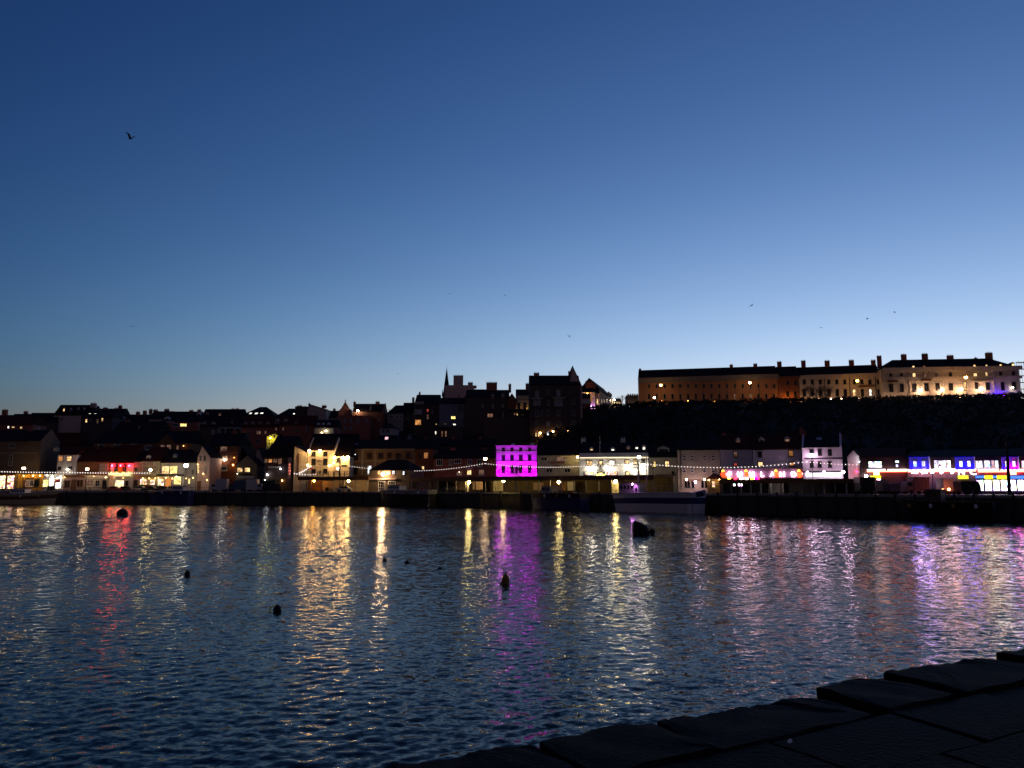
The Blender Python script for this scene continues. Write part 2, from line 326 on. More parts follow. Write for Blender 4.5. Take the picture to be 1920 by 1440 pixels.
    for s in w:
        px, py, pw, ph, kd = s[:5]; fr = s[5] if len(s) > 5 else frame; st = s[6] if len(s) > 6 else style
        x, z = F.hit(px, py); kx = F.hit(px + 1, py)[0] - x; kz = z - F.hit(px, py + 1)[1]
        window(r, x, z, pw * kx, ph * kz, kd, fr, st)
    for s in ch:
        px, pt, pw = s[:3]; o = D / 2 if roof in ('side', 'hip') else 1.0
        x, z1 = F.hit(px, pt, o); kx = F.hit(px + 1, pt, o)[0] - x; hw = pw * kx / 2; c = MB(); zt = z1 - 0.5
        z0 = min(zr - 1.2, zt - 0.8); hd = min(hw, 0.5)
        c.box(x - hw, x + hw, o - hd, o + hd, z0, zt); c.box(x - hw - .07, x + hw + .07, o - hd - .07, o + hd + .07, zt, zt + 0.14)
        n = max(1, int(2 * hw / 0.42))
        for i in range(n): c.lathe([(0.13, 0), (0.10, 0.42)], (x + (i + 0.5 - n / 2) * 2 * hw / n, o, zt + 0.14), 6)
        c.build('chimney', s[3] if len(s) > 3 else (wall if wall in ('brick', 'brown_brick', 'white_render', 'cream', 'rose_wall') else 'dark_brick'), r)
    for s in dm:
        px, py, pw, ph, kd = s[:5]; o = roof_off(px, py + ph * 0.3); x, z = F.hit(px, py, o); kx = F.hit(px + 1, py, o)[0] - x
        hw, hh = max(0.4, pw * kx / 2), max(0.4, ph * kx / 2); d = MB(); y0 = o - 0.05
        d.box(x - hw, x + hw, y0, y0 + 2.2, z - hh, z + hh); gb = s[5] if len(s) > 5 else 'white_trim'
        d.prism([(x - hw - .1, z + hh + 0.002), (x + hw + .1, z + hh + 0.002), (x, z + hh + min(hw * 0.9, .55))], y0 - 0.1, y0 + 2.2, 'y')
        dd = d.build('dormer', gb, r)
        link('pane', pane_mesh(round(hw * 1.7, 1), round(hh * 1.7, 1), kd), dd, (x, y0 - 0.01, z))
    for s in sk:
        px, py, pw, ph, kd = s; o = roof_off(px, py); x, z = F.hit(px, py, o); kx = F.hit(px + 1, py, o)[0] - x
        hw, hh = pw * kx / 2, ph * kx / 2; sl = (D / 2) / max(0.5, zr - ze)
        k = MB().add([(x - hw, o - hh * sl - .1, z - hh + .08), (x + hw, o - hh * sl - .1, z - hh + .08), (x + hw, o + hh * sl - .1, z + hh + .08), (x - hw, o + hh * sl - .1, z + hh + .08),
                      (x - hw, o - hh * sl, z - hh - .1), (x + hw, o - hh * sl, z - hh - .1), (x + hw, o + hh * sl, z + hh - .1), (x - hw, o + hh * sl, z + hh - .1)], [(0, 1, 2, 3), (0, 4, 5, 1), (1, 5, 6, 2), (2, 6, 7, 3), (3, 7, 4, 0)])
        k.build('skylight', KIND[kd], r)
    for s in bx:
        nm, a, c, y0, y1, out, mt = s[:7]; x0, z1 = F.hit(a, y0); x1, z0 = F.hit(c, y1)
        MB().box(x0, x1, -out, -0.004, z0, z1).build(nm, mt, r)
    for s in lt:
        px, py, cl, st, rad = s[:5]; out = s[5] if len(s) > 5 else 0.7
        x, z = F.hit(px, py, -out)
        a = MB().tube((x, -out, z + rad * .8), (x, -0.01, z + rad * 1.2), 0.03).box(x - rad * .6, x + rad * .6, -out - rad * .6, -out + rad * .6, z + rad * .9, z + rad * 1.1)
        ao = a.build('wall_light', 'black_iron', r); MB().ball((x, -out, z), rad).build('bulb', lampmat(cl, st), ao)
    for s in tx:
        st, px, py, hp, mt = s[:5]; x, z = F.hit(px, py + hp / 2, -0.12); k = z - F.hit(px, py + hp / 2 + 1, -0.12)[1]
        if st[0] == '#':                      # writing too blurred to read: letter sized strokes
            n = int(st[1:]); h = hp * k; lw = h * 0.72; b = MB(); q = -(s[5] if len(s) > 5 else 0.12)
            for i in range(n):
                a = x + (i - n / 2) * lw * 1.25
                b.box(a, a + lw * .3, q - .03, q, z, z + h); b.box(a + lw * .7, a + lw, q - .03, q, z, z + h * (1 if i % 3 else .6)); b.box(a + lw * .3, a + lw * .7, q - .03, q, z + h * (.4 if i % 2 else .75), z + h * (.6 if i % 2 else .95))
            b.build('lettering', mt, r); continue
        link('lettering', text_mesh(st, hp * k, mt), r, (x, -(s[5] if len(s) > 5 else 0.12), z))
    r_info = (r, F); return r_info

# ================================================================ the setting
def structure(o): o['kind'] = 'structure'; return o
# ---- water: one sheet of wind ripples, finer near the camera, reaching under both quays
def make_water():
    nr, nc = 900, 820
    i = np.arange(nr) / (nr - 1)
    d = 3.0 * (330 / 3.0) ** (i ** 1.0)
    a = np.radians(np.linspace(-56, 56, nc))
    D, A = np.meshgrid(d, a, indexing='ij'); X = D * np.sin(A); Y = D * np.cos(A)
    Z = np.zeros_like(X); g = np.random.default_rng(5)
    space = np.gradient(d)[:, None]
    gust = 0.72 + 0.28 * np.sin(X * 0.045 + 1.3 + 1.2 * np.sin(Y * 0.021)) * np.sin(Y * 0.06 + 0.9 * np.sin(X * 0.03))
    N = 120
    for lam, s in zip(np.exp(g.uniform(np.log(0.13), np.log(2.6), N)), g.uniform(0.6, 1.4, N)):
        th = math.radians(99) + g.normal(0, 0.65)                # mostly running along the view, crests across it
        k = 2 * math.pi / lam
        w = math.exp(-((math.log(lam) - math.log(0.34)) / 0.75) ** 2)
        sl = 0.0225 * s * w
        att = np.clip((lam / space - 1.6) / 2.0, 0, 1)
        ph = k * (X * math.cos(th) + Y * math.sin(th)) + g.uniform(0, 6.283) + 0.5 * np.sin(0.13 * X + g.uniform(0, 6)) + 0.5 * np.sin(0.17 * Y + g.uniform(0, 6))
        sn = np.sin(ph)
        Z += att * sl / k * (sn + 0.25 * (1 - 2 * sn * sn) * -1) * gust
    # small chop, kept at the size of the sheet's own cells further out
    chop = g.normal(0, 1, Z.shape); ker = np.array([.3, .7, 1, 1, .7, .3]); ker /= np.sqrt((ker ** 2).sum())
    chop = sum(w_ * np.roll(chop, s_, 1) for s_, w_ in zip(range(-3, 3), ker))
    Z += chop * space * 0.055 * np.clip((D - 14) / 40, 0, 1) * gust
    v = np.stack([X, Y, Z], -1).reshape(-1, 3).astype(np.float32)
    r, c = np.meshgrid(np.arange(nr - 1), np.arange(nc - 1), indexing='ij'); q = (r * nc + c).ravel()
    f = np.stack([q, q + 1, q + nc + 1, q + nc], -1).astype(np.int32)
    me = bpy.data.meshes.new('water'); me.vertices.add(len(v)); me.vertices.foreach_set('co', v.ravel())
    me.loops.add(f.size); me.loops.foreach_set('vertex_index', f.ravel()); me.polygons.add(len(f))
    me.polygons.foreach_set('loop_start', np.arange(0, f.size, 4, dtype=np.int32)); me.polygons.foreach_set('loop_total', np.full(len(f), 4, np.int32))
    me.update(); me.shade_smooth()
    m, t, b = _new('harbour_water')
    b.inputs['Base Color'].default_value = (0.002, 0.006, 0.010, 1); b.inputs['Roughness'].default_value = 0.11; b.inputs['IOR'].default_value = 1.34
    b.inputs['Specular IOR Level'].default_value = 0.19
    ge = t.nodes.new('ShaderNodeNewGeometry'); acc = gustn = None
    for sc_, amp, st in ((3.2, 0.46, (0.8, 1.4, 1)), (9.0, 0.42, (0.9, 1.3, 1))):   # the ripples too small for the sheet
        mp = t.nodes.new('ShaderNodeMapping'); mp.inputs['Scale'].default_value = st; mp.inputs['Rotation'].default_value = (0, 0, 0.12)
        n = t.nodes.new('ShaderNodeTexNoise'); n.inputs['Scale'].default_value = sc_; n.inputs['Detail'].default_value = 2
        t.links.new(ge.outputs['Position'], mp.inputs[0]); t.links.new(mp.outputs[0], n.inputs['Vector'])
        if gustn is None:                     # wind patches and calmer slicks
            g0 = t.nodes.new('ShaderNodeTexNoise'); g0.inputs['Scale'].default_value = 0.045; g0.inputs['Detail'].default_value = 2; t.links.new(ge.outputs['Position'], g0.inputs['Vector'])
            gustn = t.nodes.new('ShaderNodeMapRange'); gustn.inputs[1].default_value = .35; gustn.inputs[2].default_value = .62; gustn.inputs[3].default_value = .5; gustn.inputs[4].default_value = 1.25
            t.links.new(g0.outputs[0], gustn.inputs[0])
        s1 = t.nodes.new('ShaderNodeVectorMath'); s1.operation = 'SUBTRACT'; s1.inputs[1].default_value = (0.5, 0.5, 0.5)
        s2 = t.nodes.new('ShaderNodeVectorMath'); s2.operation = 'MULTIPLY'; s2.inputs[1].default_value = (amp * 0.7, amp, 0)
        t.links.new(n.outputs['Color'], s1.inputs[0]); t.links.new(s1.outputs[0], s2.inputs[0])
        ad = t.nodes.new('ShaderNodeVectorMath'); ad.operation = 'ADD'
        s3 = t.nodes.new('ShaderNodeVectorMath'); s3.operation = 'SCALE'; t.links.new(s2.outputs[0], s3.inputs[0]); t.links.new(gustn.outputs[0], s3.inputs['Scale'])
        t.links.new(s3.outputs[0], ad.inputs[0]); t.links.new((acc or ge).outputs[0 if acc else 'Normal'], ad.inputs[1]); acc = ad
    no = t.nodes.new('ShaderNodeVectorMath'); no.operation = 'NORMALIZE'; t.links.new(acc.outputs[0], no.inputs[0]); t.links.new(no.outputs[0], b.inputs['Normal'])
    me.materials.append(m)
    return structure(link('water', me))
make_water()

# ---- ground of the far side: road level along the quay, then the hill
def make_ground():
    cols = list(range(-1300, 3300, 20)); v = []; rows = [0, 2, 6, 12, 20, 30] + [30 + 6 * k for k in range(1, 34)] + [300, 420, 700, 1300, 2600]
    for px in cols:
        e = quay(px); u = Vector((e.x, e.y)).normalized()
        for k in rows:
            p = Vector((e.x, e.y)) + Vector((u.x * 0.25, 1)).normalized() * (k + 0.9 if k == 0 else k)
            v.append((p.x, p.y, QZ - 0.03 if k < 25 and ground_z(p.x, p.y) < QZ + 1 else ground_z(p.x, p.y)))
    n = len(rows)
    f = [(i * n + j, (i + 1) * n + j, (i + 1) * n + j + 1, i * n + j + 1) for i in range(len(cols) - 1) for j in range(n - 1)]
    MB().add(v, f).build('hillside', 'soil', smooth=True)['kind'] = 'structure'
    b = MB(); v = []
    for px in cols:
        e = quay(px); s = fy(px) + 1.5
        v += [(e.x, e.y + 0.85, QZ), (at(px, 918, s).x, max(s, e.y + 6), QZ)]
    b.add(v, [(2 * i, 2 * i + 2, 2 * i + 3, 2 * i + 1) for i in range(len(cols) - 1)]).build('road', 'asphalt')['kind'] = 'structure'
def px_x(px, Y): return at(px, 918, Y).x
make_ground()

# ---- far quay wall: stone face with a coping, timber fender piles and ladders
def make_far_quay():
    cols = list(range(-1300, 3301, 20)); r = thing('quay_wall', 'dark stone harbour wall running below the lit seafront across the water', 'quay wall', (0, 200, 0))
    v, c = [], MB(); cv = []
    for px in cols:
        e = quay(px); v += [(e.x, e.y - 200, -1.5), (e.x, e.y - 200, QZ - 0.35)]
        cv += [(e.x, e.y - 200.15, QZ - 0.35), (e.x, e.y - 200.15, QZ + 0.02), (e.x, e.y - 199.1, QZ + 0.02), (e.x, e.y - 199.1, QZ - 0.35)]
    MB().add(v, [(2 * i, 2 * i + 2, 2 * i + 3, 2 * i + 1) for i in range(len(cols) - 1)]).build('wall_face', 'quay_stone', r)
    n = len(cols)
    MB().add(cv, [(4 * i + a, 4 * i + 4 + a, 4 * i + 4 + b2, 4 * i + b2) for i in range(n - 1) for a, b2 in ((0, 1), (1, 2), (3, 0))]).build('coping', 'concrete', r)
    pile = MB().tube((0, 0, -1), (0, 0, QZ + 0.35), 0.16, 0.15, 8).mesh('fender_pile', 'dark_trim')
    for px in range(-60, 1990, 37):
        e = quay(px); link('fender_pile', pile, r, (e.x, e.y - 200.34, 0))
make_far_quay()
def pavement(px0, px1, Y):                     # raised pavement before the left hand shops
    a, b = px_x(px0, Y), px_x(px1, Y); return structure(MB().box(a, b, Y, Y + 12, QZ + .004, QZ + .3, 'b').build('pavement', 'pale_paving'))
mat('pale_paving', (0.42, 0.36, 0.32)); pavement(-300, 392, 214.5)

# ---- near quay in the bottom right corner: rough kerb stones and worn flagstones
NZ = 2.9
def rough_block(poly, z0, z1, seed, m, name, parent, rough=0.03, sub=4, org=(0, 0, 0)):
    rr = random.Random(seed); bm = bmesh.new(); n = len(poly)
    lo = [bm.verts.new((p[0], p[1], z0)) for p in poly]; hi = [bm.verts.new((p[0], p[1], z1)) for p in poly]
    bm.faces.new(lo[::-1]); bm.faces.new(hi)
    for i in range(n): bm.faces.new((lo[i], lo[(i + 1) % n], hi[(i + 1) % n], hi[i]))
    bmesh.ops.bevel(bm, geom=[e for e in bm.edges if e.verts[0].co.z > z0 + .01 or e.verts[1].co.z > z0 + .01], offset=0.012, segments=2, affect='EDGES')
    bmesh.ops.triangulate(bm, faces=[f for f in bm.faces if len(f.verts) > 4])
    bmesh.ops.subdivide_edges(bm, edges=[e for e in bm.edges if e.calc_length() > 0.12], cuts=sub, use_grid_fill=True)
    for v_ in bm.verts:
        p = v_.co; q = Vector((math.sin(p.x * 9 + seed) + math.sin(p.y * 13 + seed * 2), math.sin(p.y * 11 + seed) + math.sin(p.x * 7 + p.z * 9), math.sin(p.x * 8 + p.y * 10 + seed) + 0.6 * math.sin(p.x * 19 + p.y * 23)))
        v_.co = p + q * rough * 0.5 + Vector((rr.uniform(-1, 1), rr.uniform(-1, 1), rr.uniform(-1, 1))) * rough * 0.35
    bm.normal_update(); me = bpy.data.meshes.new(name); bm.to_mesh(me); bm.free(); me.materials.append(MATS[m]); me.shade_smooth(); me.set_sharp_from_angle(angle=0.5)
    me.transform(Matrix.Translation((-org[0], -org[1], -org[2])))
    return link(name, me, parent)
def make_near_quay():
    # outer edge of each kerb stone in the photograph (left end, right end, height of its top above the paving)
    st = [((560, 1476), (700, 1443), .0), ((703, 1442), (1000, 1392), .0), ((1003, 1389), (1218, 1352), .015), ((1221, 1351), (1519, 1304), .01), ((1523, 1288), (1649, 1268), .03), ((1652, 1259), (1856, 1232), .03), ((1860, 1223), (2040, 1198), .05), ((2043, 1197), (2300, 1168), .04)]
    r = thing('quay_edge', 'dark rough stone kerb along the near quay edge in the bottom right corner', 'quay edge', (2, 5, NZ)); org = (2, 5, NZ)
    # all stones run back to one straight joint line; their outer faces are broken and uneven
    A0, B0 = onz(705, 1443, NZ), onz(2040, 1198, NZ); T = Vector((B0.x - A0.x, B0.y - A0.y)).normalized(); N = Vector((T.y, -T.x)); O = Vector((A0.x, A0.y))
    c = max((onz(*q, NZ).xy - O).dot(N) for s in st for q in s[:2]) + 0.42; inn = []
    for i, (a, b_, h) in enumerate(st):
        z = NZ + h; A, B = onz(*a, z).xy, onz(*b_, z).xy; rr = random.Random(i + 2); out = []
        for k in range(9):
            f = k / 8; out.append(A.lerp(B, f) + N * (rr.uniform(-.03, .05) if 0 < k < 8 else 0.03 if k == 0 else .02))
        ia, ib = O + T * (A - O).dot(T) + N * c, O + T * (B - O).dot(T) + N * c
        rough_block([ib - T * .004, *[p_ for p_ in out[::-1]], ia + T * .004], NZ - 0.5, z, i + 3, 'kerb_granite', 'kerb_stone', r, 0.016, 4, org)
        inn.append((ia, ib))
    # face of the near quay down to the water and its bed
    P = [inn[0][0] + Vector((-14, -7.5))] + [p for s in inn for p in s] + [inn[-1][1] + Vector((60, 26))]
    v = []
    for p in P: v += [(p.x - org[0] - .3, p.y - org[1] + .35, -1.5 - NZ), (p.x - org[0] - .3, p.y - org[1] + .35, -0.5)]
    MB().add(v, [(2 * i, 2 * i + 1, 2 * i + 3, 2 * i + 2) for i in range(len(P) - 1)]).build('wall_face', 'quay_stone', r)
    q = structure(link('quay_paving', None, None, org))
    bed = [(p.x - org[0], p.y - org[1], -0.025) for p in P]
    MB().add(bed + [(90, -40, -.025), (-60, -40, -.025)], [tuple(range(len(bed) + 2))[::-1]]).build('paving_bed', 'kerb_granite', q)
    # flagstones in irregular courses along the edge
    t, n, o = T, N, O + N * (c + .008); rr = random.Random(4); row = 0.0; k = 0
    for c_ in range(9):
        dep = rr.uniform(0.6, 0.95); s = -2.5 + rr.uniform(0, .6)
        while s < 13:
            ln = rr.uniform(0.8, 1.5); off = 0.007
            y0, y1 = row, row + dep
            pts = [o + t * (s + off) + n * y0, o + t * (s + ln) + n * y0, o + t * (s + ln) + n * y1, o + t * (s + off) + n * y1]
            pts = [p + Vector((rr.uniform(-.02, .02), rr.uniform(-.02, .02))) for p in pts]
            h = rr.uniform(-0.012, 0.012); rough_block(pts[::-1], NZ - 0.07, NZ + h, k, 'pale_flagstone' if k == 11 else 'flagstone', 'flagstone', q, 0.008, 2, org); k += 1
            s += ln + off
        row += dep + off
    tag(rough_block([onz(x, y, NZ + .05).xy for x, y in ((1474, 1379), (1482, 1376), (1487, 1378), (1479, 1383))][::-1], NZ + 0.013, NZ + 0.03, 2, 'white_trim', 'litter', None, 0.002, 1, (0, 0, 0)), 'small pale scrap of litter lying on the dark flagstones', 'litter')
make_near_quay()

# ================================================================ the seafront, left to right
FB = 922                                       # road level in the photograph
def shop(*a): return a
def grid(xs, ys, w, h, k, *e): return [(x, y, w, h, k, *e) for y in ys for x in xs]
# ---- far left: stone house and the lit shops under the bulbs
house('stone_house', 'tall beige stone house with a dark roof at the far left of the seafront', 'house', -60, 70, 827, base=FB, ridge=806, wall='dark_stone', rm='slate', par=True, D=9,
      w=[(-12, 836, 11, 8, 'd'), (23, 836, 11, 8, 'd'), (20, 863, 7, 20, 'd'), (50, 900, 9, 14, 'd')], ch=[(60, 800, 9)], bx=[('string_course', -60, 70, 849, 850, .1, 'stone')])
house('restaurant', 'low warm lit restaurant front hung with bulbs at the far left edge', 'restaurant', -60, 30, 888, Y=219, Y1=219, base=FB, roof='flat', wall='sandstone', rm='felt_roof', D=2.4, frame='white_trim',
      w=[(-30, 904, 26, 26, 'S', 'timber', 'g'), (4, 904, 14, 26, 'S', 'timber', 'g'), (20, 904, 13, 26, 'S', 'white_trim', 'g')], bx=[('fascia', -60, 30, 888, 892, .15, 'timber')], lt=[(8, 893, 'amber', 14, .14), (26, 893, 'amber', 14, .14)])
house('yellow_shop', 'low yellow painted shop front with dark windows left of the white shop', 'shop', 31, 79, 889, Y=219, Y1=219, base=FB, roof='flat', wall='yellow_paint', rm='felt_roof', D=2.4, frame='white_trim',
      w=[(52, 906, 8, 12, 'm'), (60, 906, 7, 12, 'd'), (69, 906, 9, 13, 'd', 'dark_trim')], bx=[('sign_board', 48, 64, 896, 899, .1, 'timber'), ('sign_board', 65, 75, 897, 899, .1, 'dark_trim'), ('door', 44, 48, 900, 921, .06, 'timber')],
      lt=[(44, 892, 'amber', 30, .16, .9), (62, 892, 'amber', 30, .16, .9), (75, 892, 'amber', 26, .16, .9)])
house('white_shop', 'brightest white lit shop front on the left, right of the yellow shop', 'shop', 80, 117, 889, Y=218.6, Y1=218.6, base=FB, roof='flat', wall='white_render', rm='felt_roof', D=2.4,
      w=[(86, 906, 11, 14, 'Y', 'white_trim', 'g'), (97, 905, 10, 18, 'W', 'white_trim', 'g'), (110, 904, 12, 24, 'W', 'white_trim', 'g')], bx=[('sign_board', 83, 93, 893, 896, .12, 'grey_trim'), ('sign_board', 102, 112, 893, 896, .12, 'grey_trim'), ('fish_sign', 104, 113, 898, 905, .18, 'red_trim'), ('bin_store', 92, 101, 911, 921, .8, 'dark_trim')],
      lt=[(98, 894, 'white', 60, .2, .8), (114, 894, 'white', 40, .16, .8), (88, 891, 'white', 26, .16, .8)])
house('white_house', 'small white house with two glowing upper windows on the left', 'house', 103, 140, 853, base=FB, ridge=838, wall='white_render', rm='pantile', D=8,
      w=[(114, 860, 9, 10, 'o'), (130, 860, 10, 10, 'w'), (112, 878, 7, 7, 'd'), (132, 878, 9, 7, 'd')], ch=[(106, 838, 8, 'cream')], lt=[(126, 880, 'white', 40, .2, .6)])
house('brown_shop', 'dim brown shop with three dark doors under the white house', 'shop', 117.5, 159, 890, Y=219, Y1=219, base=FB, roof='flat', wall='pink_render', rm='felt_roof', D=2.4, frame='timber',
      w=[(124, 907, 5, 13, 'd'), (129, 907, 4, 13, 'd'), (147, 906, 5, 13, 'd'), (153, 906, 5, 13, 'd')], bx=[('door', 134, 142, 899, 921, .06, 'timber'), ('fascia', 118, 158, 890, 895, .15, 'brown_brick')], lt=[(121, 895, 'amber', 16, .12)])
house('pantile_house', 'low house with a broad dark red roof left of the red lit front', 'house', 141, 203, 866, base=FB, ridge=838, wall='brown_brick', rm='pantile', D=9,
      w=[(194, 878, 8, 7, 'd', 'grey_trim')], bx=[('rendered_panel', 187, 203, 869, 886, .05, 'grey_render')], ch=[(187, 838, 7)])
house('pale_green_shop', 'pale green shop front with small panes beside the red lit front', 'shop', 160, 203, 891, Y=219, Y1=219, base=FB, roof='flat', wall='cream', rm='felt_roof', D=2.4,
      w=[(169, 906, 13, 12, 'm', 'white_trim', 'g'), (183, 906, 9, 12, 'd', 'white_trim', 'g'), (196, 908, 8, 16, 'd', 'dark_trim', 'n')], bx=[('fascia', 161, 203, 893, 898, .2, 'cream')], lt=[(198, 895, 'warm', 20, .13), (176, 893, 'warm', 8, .1)])
glow('sign_cream', (1.0, .78, .34), 1.7, .5, .9)
house('red_shop', 'two storey shop washed in red light above a yellow sign', 'shop', 204, 248, 868, base=FB, ridge=834, wall='white_render', rm='pantile', D=9,
      w=[(218, 877, 8, 15, 'd'), (234, 877, 8, 15, 'd'), (224, 907, 18, 15, 'S', 'white_trim', 'g'), (209, 908, 4, 22, 'd', 'dark_trim', 'n'), (238, 906, 6, 9, 'd', 'timber', 'n')], ch=[(220, 848, 7, 'white_render')],
      bx=[('cornice', 204, 248, 867.5, 869, .2, 'red_trim'), ('statue', 224, 229, 872, 887, .5, 'yellow_paint'), ('sign_board', 205, 245, 887, 893, .45, 'sign_cream'), ('cornice', 202, 247, 893, 894.5, .6, 'white_trim')],
      lt=[(210, 873, 'red', 150, .2, .85), (226, 873, 'red', 150, .2, .85), (242, 873, 'red', 150, .2, .85), (208, 886.5, 'yellow', 18, .16, 1.0), (219, 886, 'yellow', 12, .14, 1.1), (231, 886, 'yellow', 12, .14, 1.1), (242, 886.5, 'yellow', 18, .16, 1.0), (208, 896, 'warm', 26, .16, .7), (231, 896, 'amber', 9, .12, .7)])
house('narrow_pink_house', 'narrow dim pinkish house between the red front and the hotel', 'house', 248.5, 262, 866, base=FB, ridge=846, wall='rose_wall', rm='dark_tile', D=8, bx=[('door', 251, 257, 900, 921, .06, 'dark_trim')], w=[(255, 880, 6, 8, 'd')], ch=[(258, 846, 6)])
house('hotel', 'cream hotel with HOTEL lettering over its upper windows', 'hotel', 263, 297, 865, base=FB, ridge=838, wall='cream', rm='pantile', D=9,
      w=[(273, 880, 10, 11, 'm'), (288, 880, 9, 11, 'm'), (269, 903.5, 14, 12, 'S', 'timber', 'g'), (286, 904, 11, 12, 'S', 'timber', 'n')], dm=[(278, 860, 7, 7, 'd')],
      bx=[('sign_board', 263.5, 292, 866, 872.5, .12, 'white_trim'), ('canopy', 262, 293, 891.5, 896, .7, 'sandstone'), ('stall_riser', 263, 296, 910, 921, .06, 'timber')], tx=[('HOTEL', 277.5, 869.3, 5.2, 'red_trim', .16)], lt=[(268, 897, 'amber', 22, .14), (280, 897, 'amber', 22, .14), (291, 897, 'amber', 18, .14)])
house('bow_window_house', 'pale house with a long lit bow window over a lit shop', 'house', 298, 344, 868, base=FB, ridge=843, wall='white_render', rm='slate', D=9,
      w=[(311, 881, 15, 15, 'w', 'white_trim', 'g'), (326, 881, 15, 15, 'y', 'white_trim', 'g'), (302, 904, 13, 14, 'S', 'white_trim', 'g'), (333, 901, 14, 15, 'Y', 'white_trim', 'g')], dm=[(328, 857, 8, 6, 'g', 'blue_grey_render')],
      bx=[('balcony', 296, 345, 889.5, 892, 1.0, 'dark_trim'), ('arched_door', 311, 320, 897, 918, .1, 'lit_door'), ('sill', 326, 341, 909, 911, .3, 'white_trim')], lt=[(311, 896, 'amber', 20, .13), (323, 897, 'amber', 20, .13), (297, 896, 'amber', 14, .12), (331, 893.5, 'white', 16, .13)], ch=[(300, 843, 6)]) if glow('lit_door', (1.0, 0.35, 0.08), .7) else 0
house('grey_gable_house', 'grey rendered house with a tall chimney behind the big street lamp', 'house', 344.5, 366, 868, base=FB, ridge=848, roof='side', wall='grey_render', rm='slate', D=8, w=[(362, 885, 5, 9, 'd'), (355, 902, 4, 10, 'Y', 'white_trim', 'n')], ch=[(350, 846, 10, 'grey_render')], lt=[(349, 897, 'amber', 12, .12), (362, 896, 'amber', 16, .12)])
house('pink_gable_house', 'steep pinkish gable fronted house beside the brick flats', 'house', 367, 391, 858, base=FB, roof='front', ridge=835, wall='rose_wall', rm='slate', D=9, par=True,
      w=[(376, 859, 4, 10, 'd'), (384, 859, 4, 10, 'd'), (372, 881, 5, 16, 'w'), (386, 881, 5, 16, 'm')], lt=[(371, 871, 'amber', 18, .14), (381, 888, 'amber', 22, .14), (388, 900, 'amber', 14, .13)], bx=[('door', 370, 376, 902, 921, .06, 'timber')])
house('brick_flats', 'four storey red brick flats with white window frames left of the lit kiosk', 'apartment block', 385, 443, 837, Y=228, Y1=228, base=FB, ridge=812, wall='brick', rm='slate', D=12, frame='white_trim', style='p',
      w=[(391, 841, 13, 9, 'd'), (420, 841, 13, 9, 'm'), (395, 858, 7, 10, 'g'), (422, 859, 9, 9, 'o'), (397, 876, 11, 8, 'd'), (420, 878, 12, 9, 'd')], bx=[('downpipe', 408, 409, 838, 900, .15, 'dark_trim'), ('lintel_band', 385, 443, 836, 837.5, .15, 'grey_trim')], lt=[(421, 862, 'white', 55, .22, .6), (437, 872, 'sodium', 34, .2, 1.2), (439, 858, 'sodium', 10, .14, 1.0)], ch=[(440, 806, 8)])
house('orange_gable', 'brick gable wall glowing orange beside the brick flats', 'house', 443.5, 464, 862, Y=231, Y1=231, base=FB, roof='front', ridge=818, apex=444, wall='brick', rm='slate', D=10, lt=[(446, 874, 'sodium', 60, .2, 1.6)], w=[(447, 841, 3, 8, 'g')])
house('kiosk_house', 'low gabled house with a pair of lit windows right of the flats', 'house', 440, 480, 871, Y=220, Y1=220, base=FB, roof='front', ridge=853, apex=464, wall='sandstone', rm='dark_tile', D=9, frame='timber', style='n',
      w=[(450, 881, 11, 9, 'w'), (464, 881, 11, 9, 'w')], bx=[('counter', 447, 478, 893, 897, .5, 'cream'), ('sign_board', 448, 472, 888, 891, .2, 'dark_trim')], lt=[(445, 888, 'white', 14, .1)])
house('white_gable_house', 'dark house with a white triangular gable and a small emblem', 'house', 472, 494, 866, Y=226, Y1=226, base=FB, roof='front', ridge=840, apex=484, wall='mid_wall', rm='dark_tile', D=9, bx=[])
_r, _F = house('dark_pub', 'black fronted pub with a faintly lit upper window row and red upright letters', 'pub', 495, 546, 857, Y=216, Y1=216, base=FB, ridge=832, wall='dark_wall', rm='dark_tile', D=10, frame='timber',
      w=[(499, 864, 7, 8, 'm'), (507, 864, 8, 8, 'o'), (516, 864, 9, 8, 'm'), (525, 865, 8, 12, 'm'), (536, 864, 9, 8, 'd')], bx=[('sign_board', 503, 527, 874.5, 877, .2, 'white_trim'), ('barge_board', 541, 545, 858, 898, .1, 'rose_wall'), ('shutter', 500, 524, 899, 920, .06, 'dark_trim'), ('door', 524, 533, 902, 920, .08, 'timber')],
      lt=[(501, 890, 'cool', 34, .2, .5), (526, 879, 'cool', 22, .16, .6), (497, 900, 'white', 12, .14, .5), (529, 901, 'amber', 26, .16, .6)], tx=[('Y', 501, 889, 6, 'white_trim', .5)])
# vertical letters on the white edge of the pub
for i, yy in enumerate((871, 877, 883, 888.5)):
    x, z = _F.hit(543, yy + 1.5, -.16); link('lettering', text_mesh('ARMS'[i], .55, glow('sign_red', (1.0, .25, .16), 1.6)), _r, (x, -.16, z))

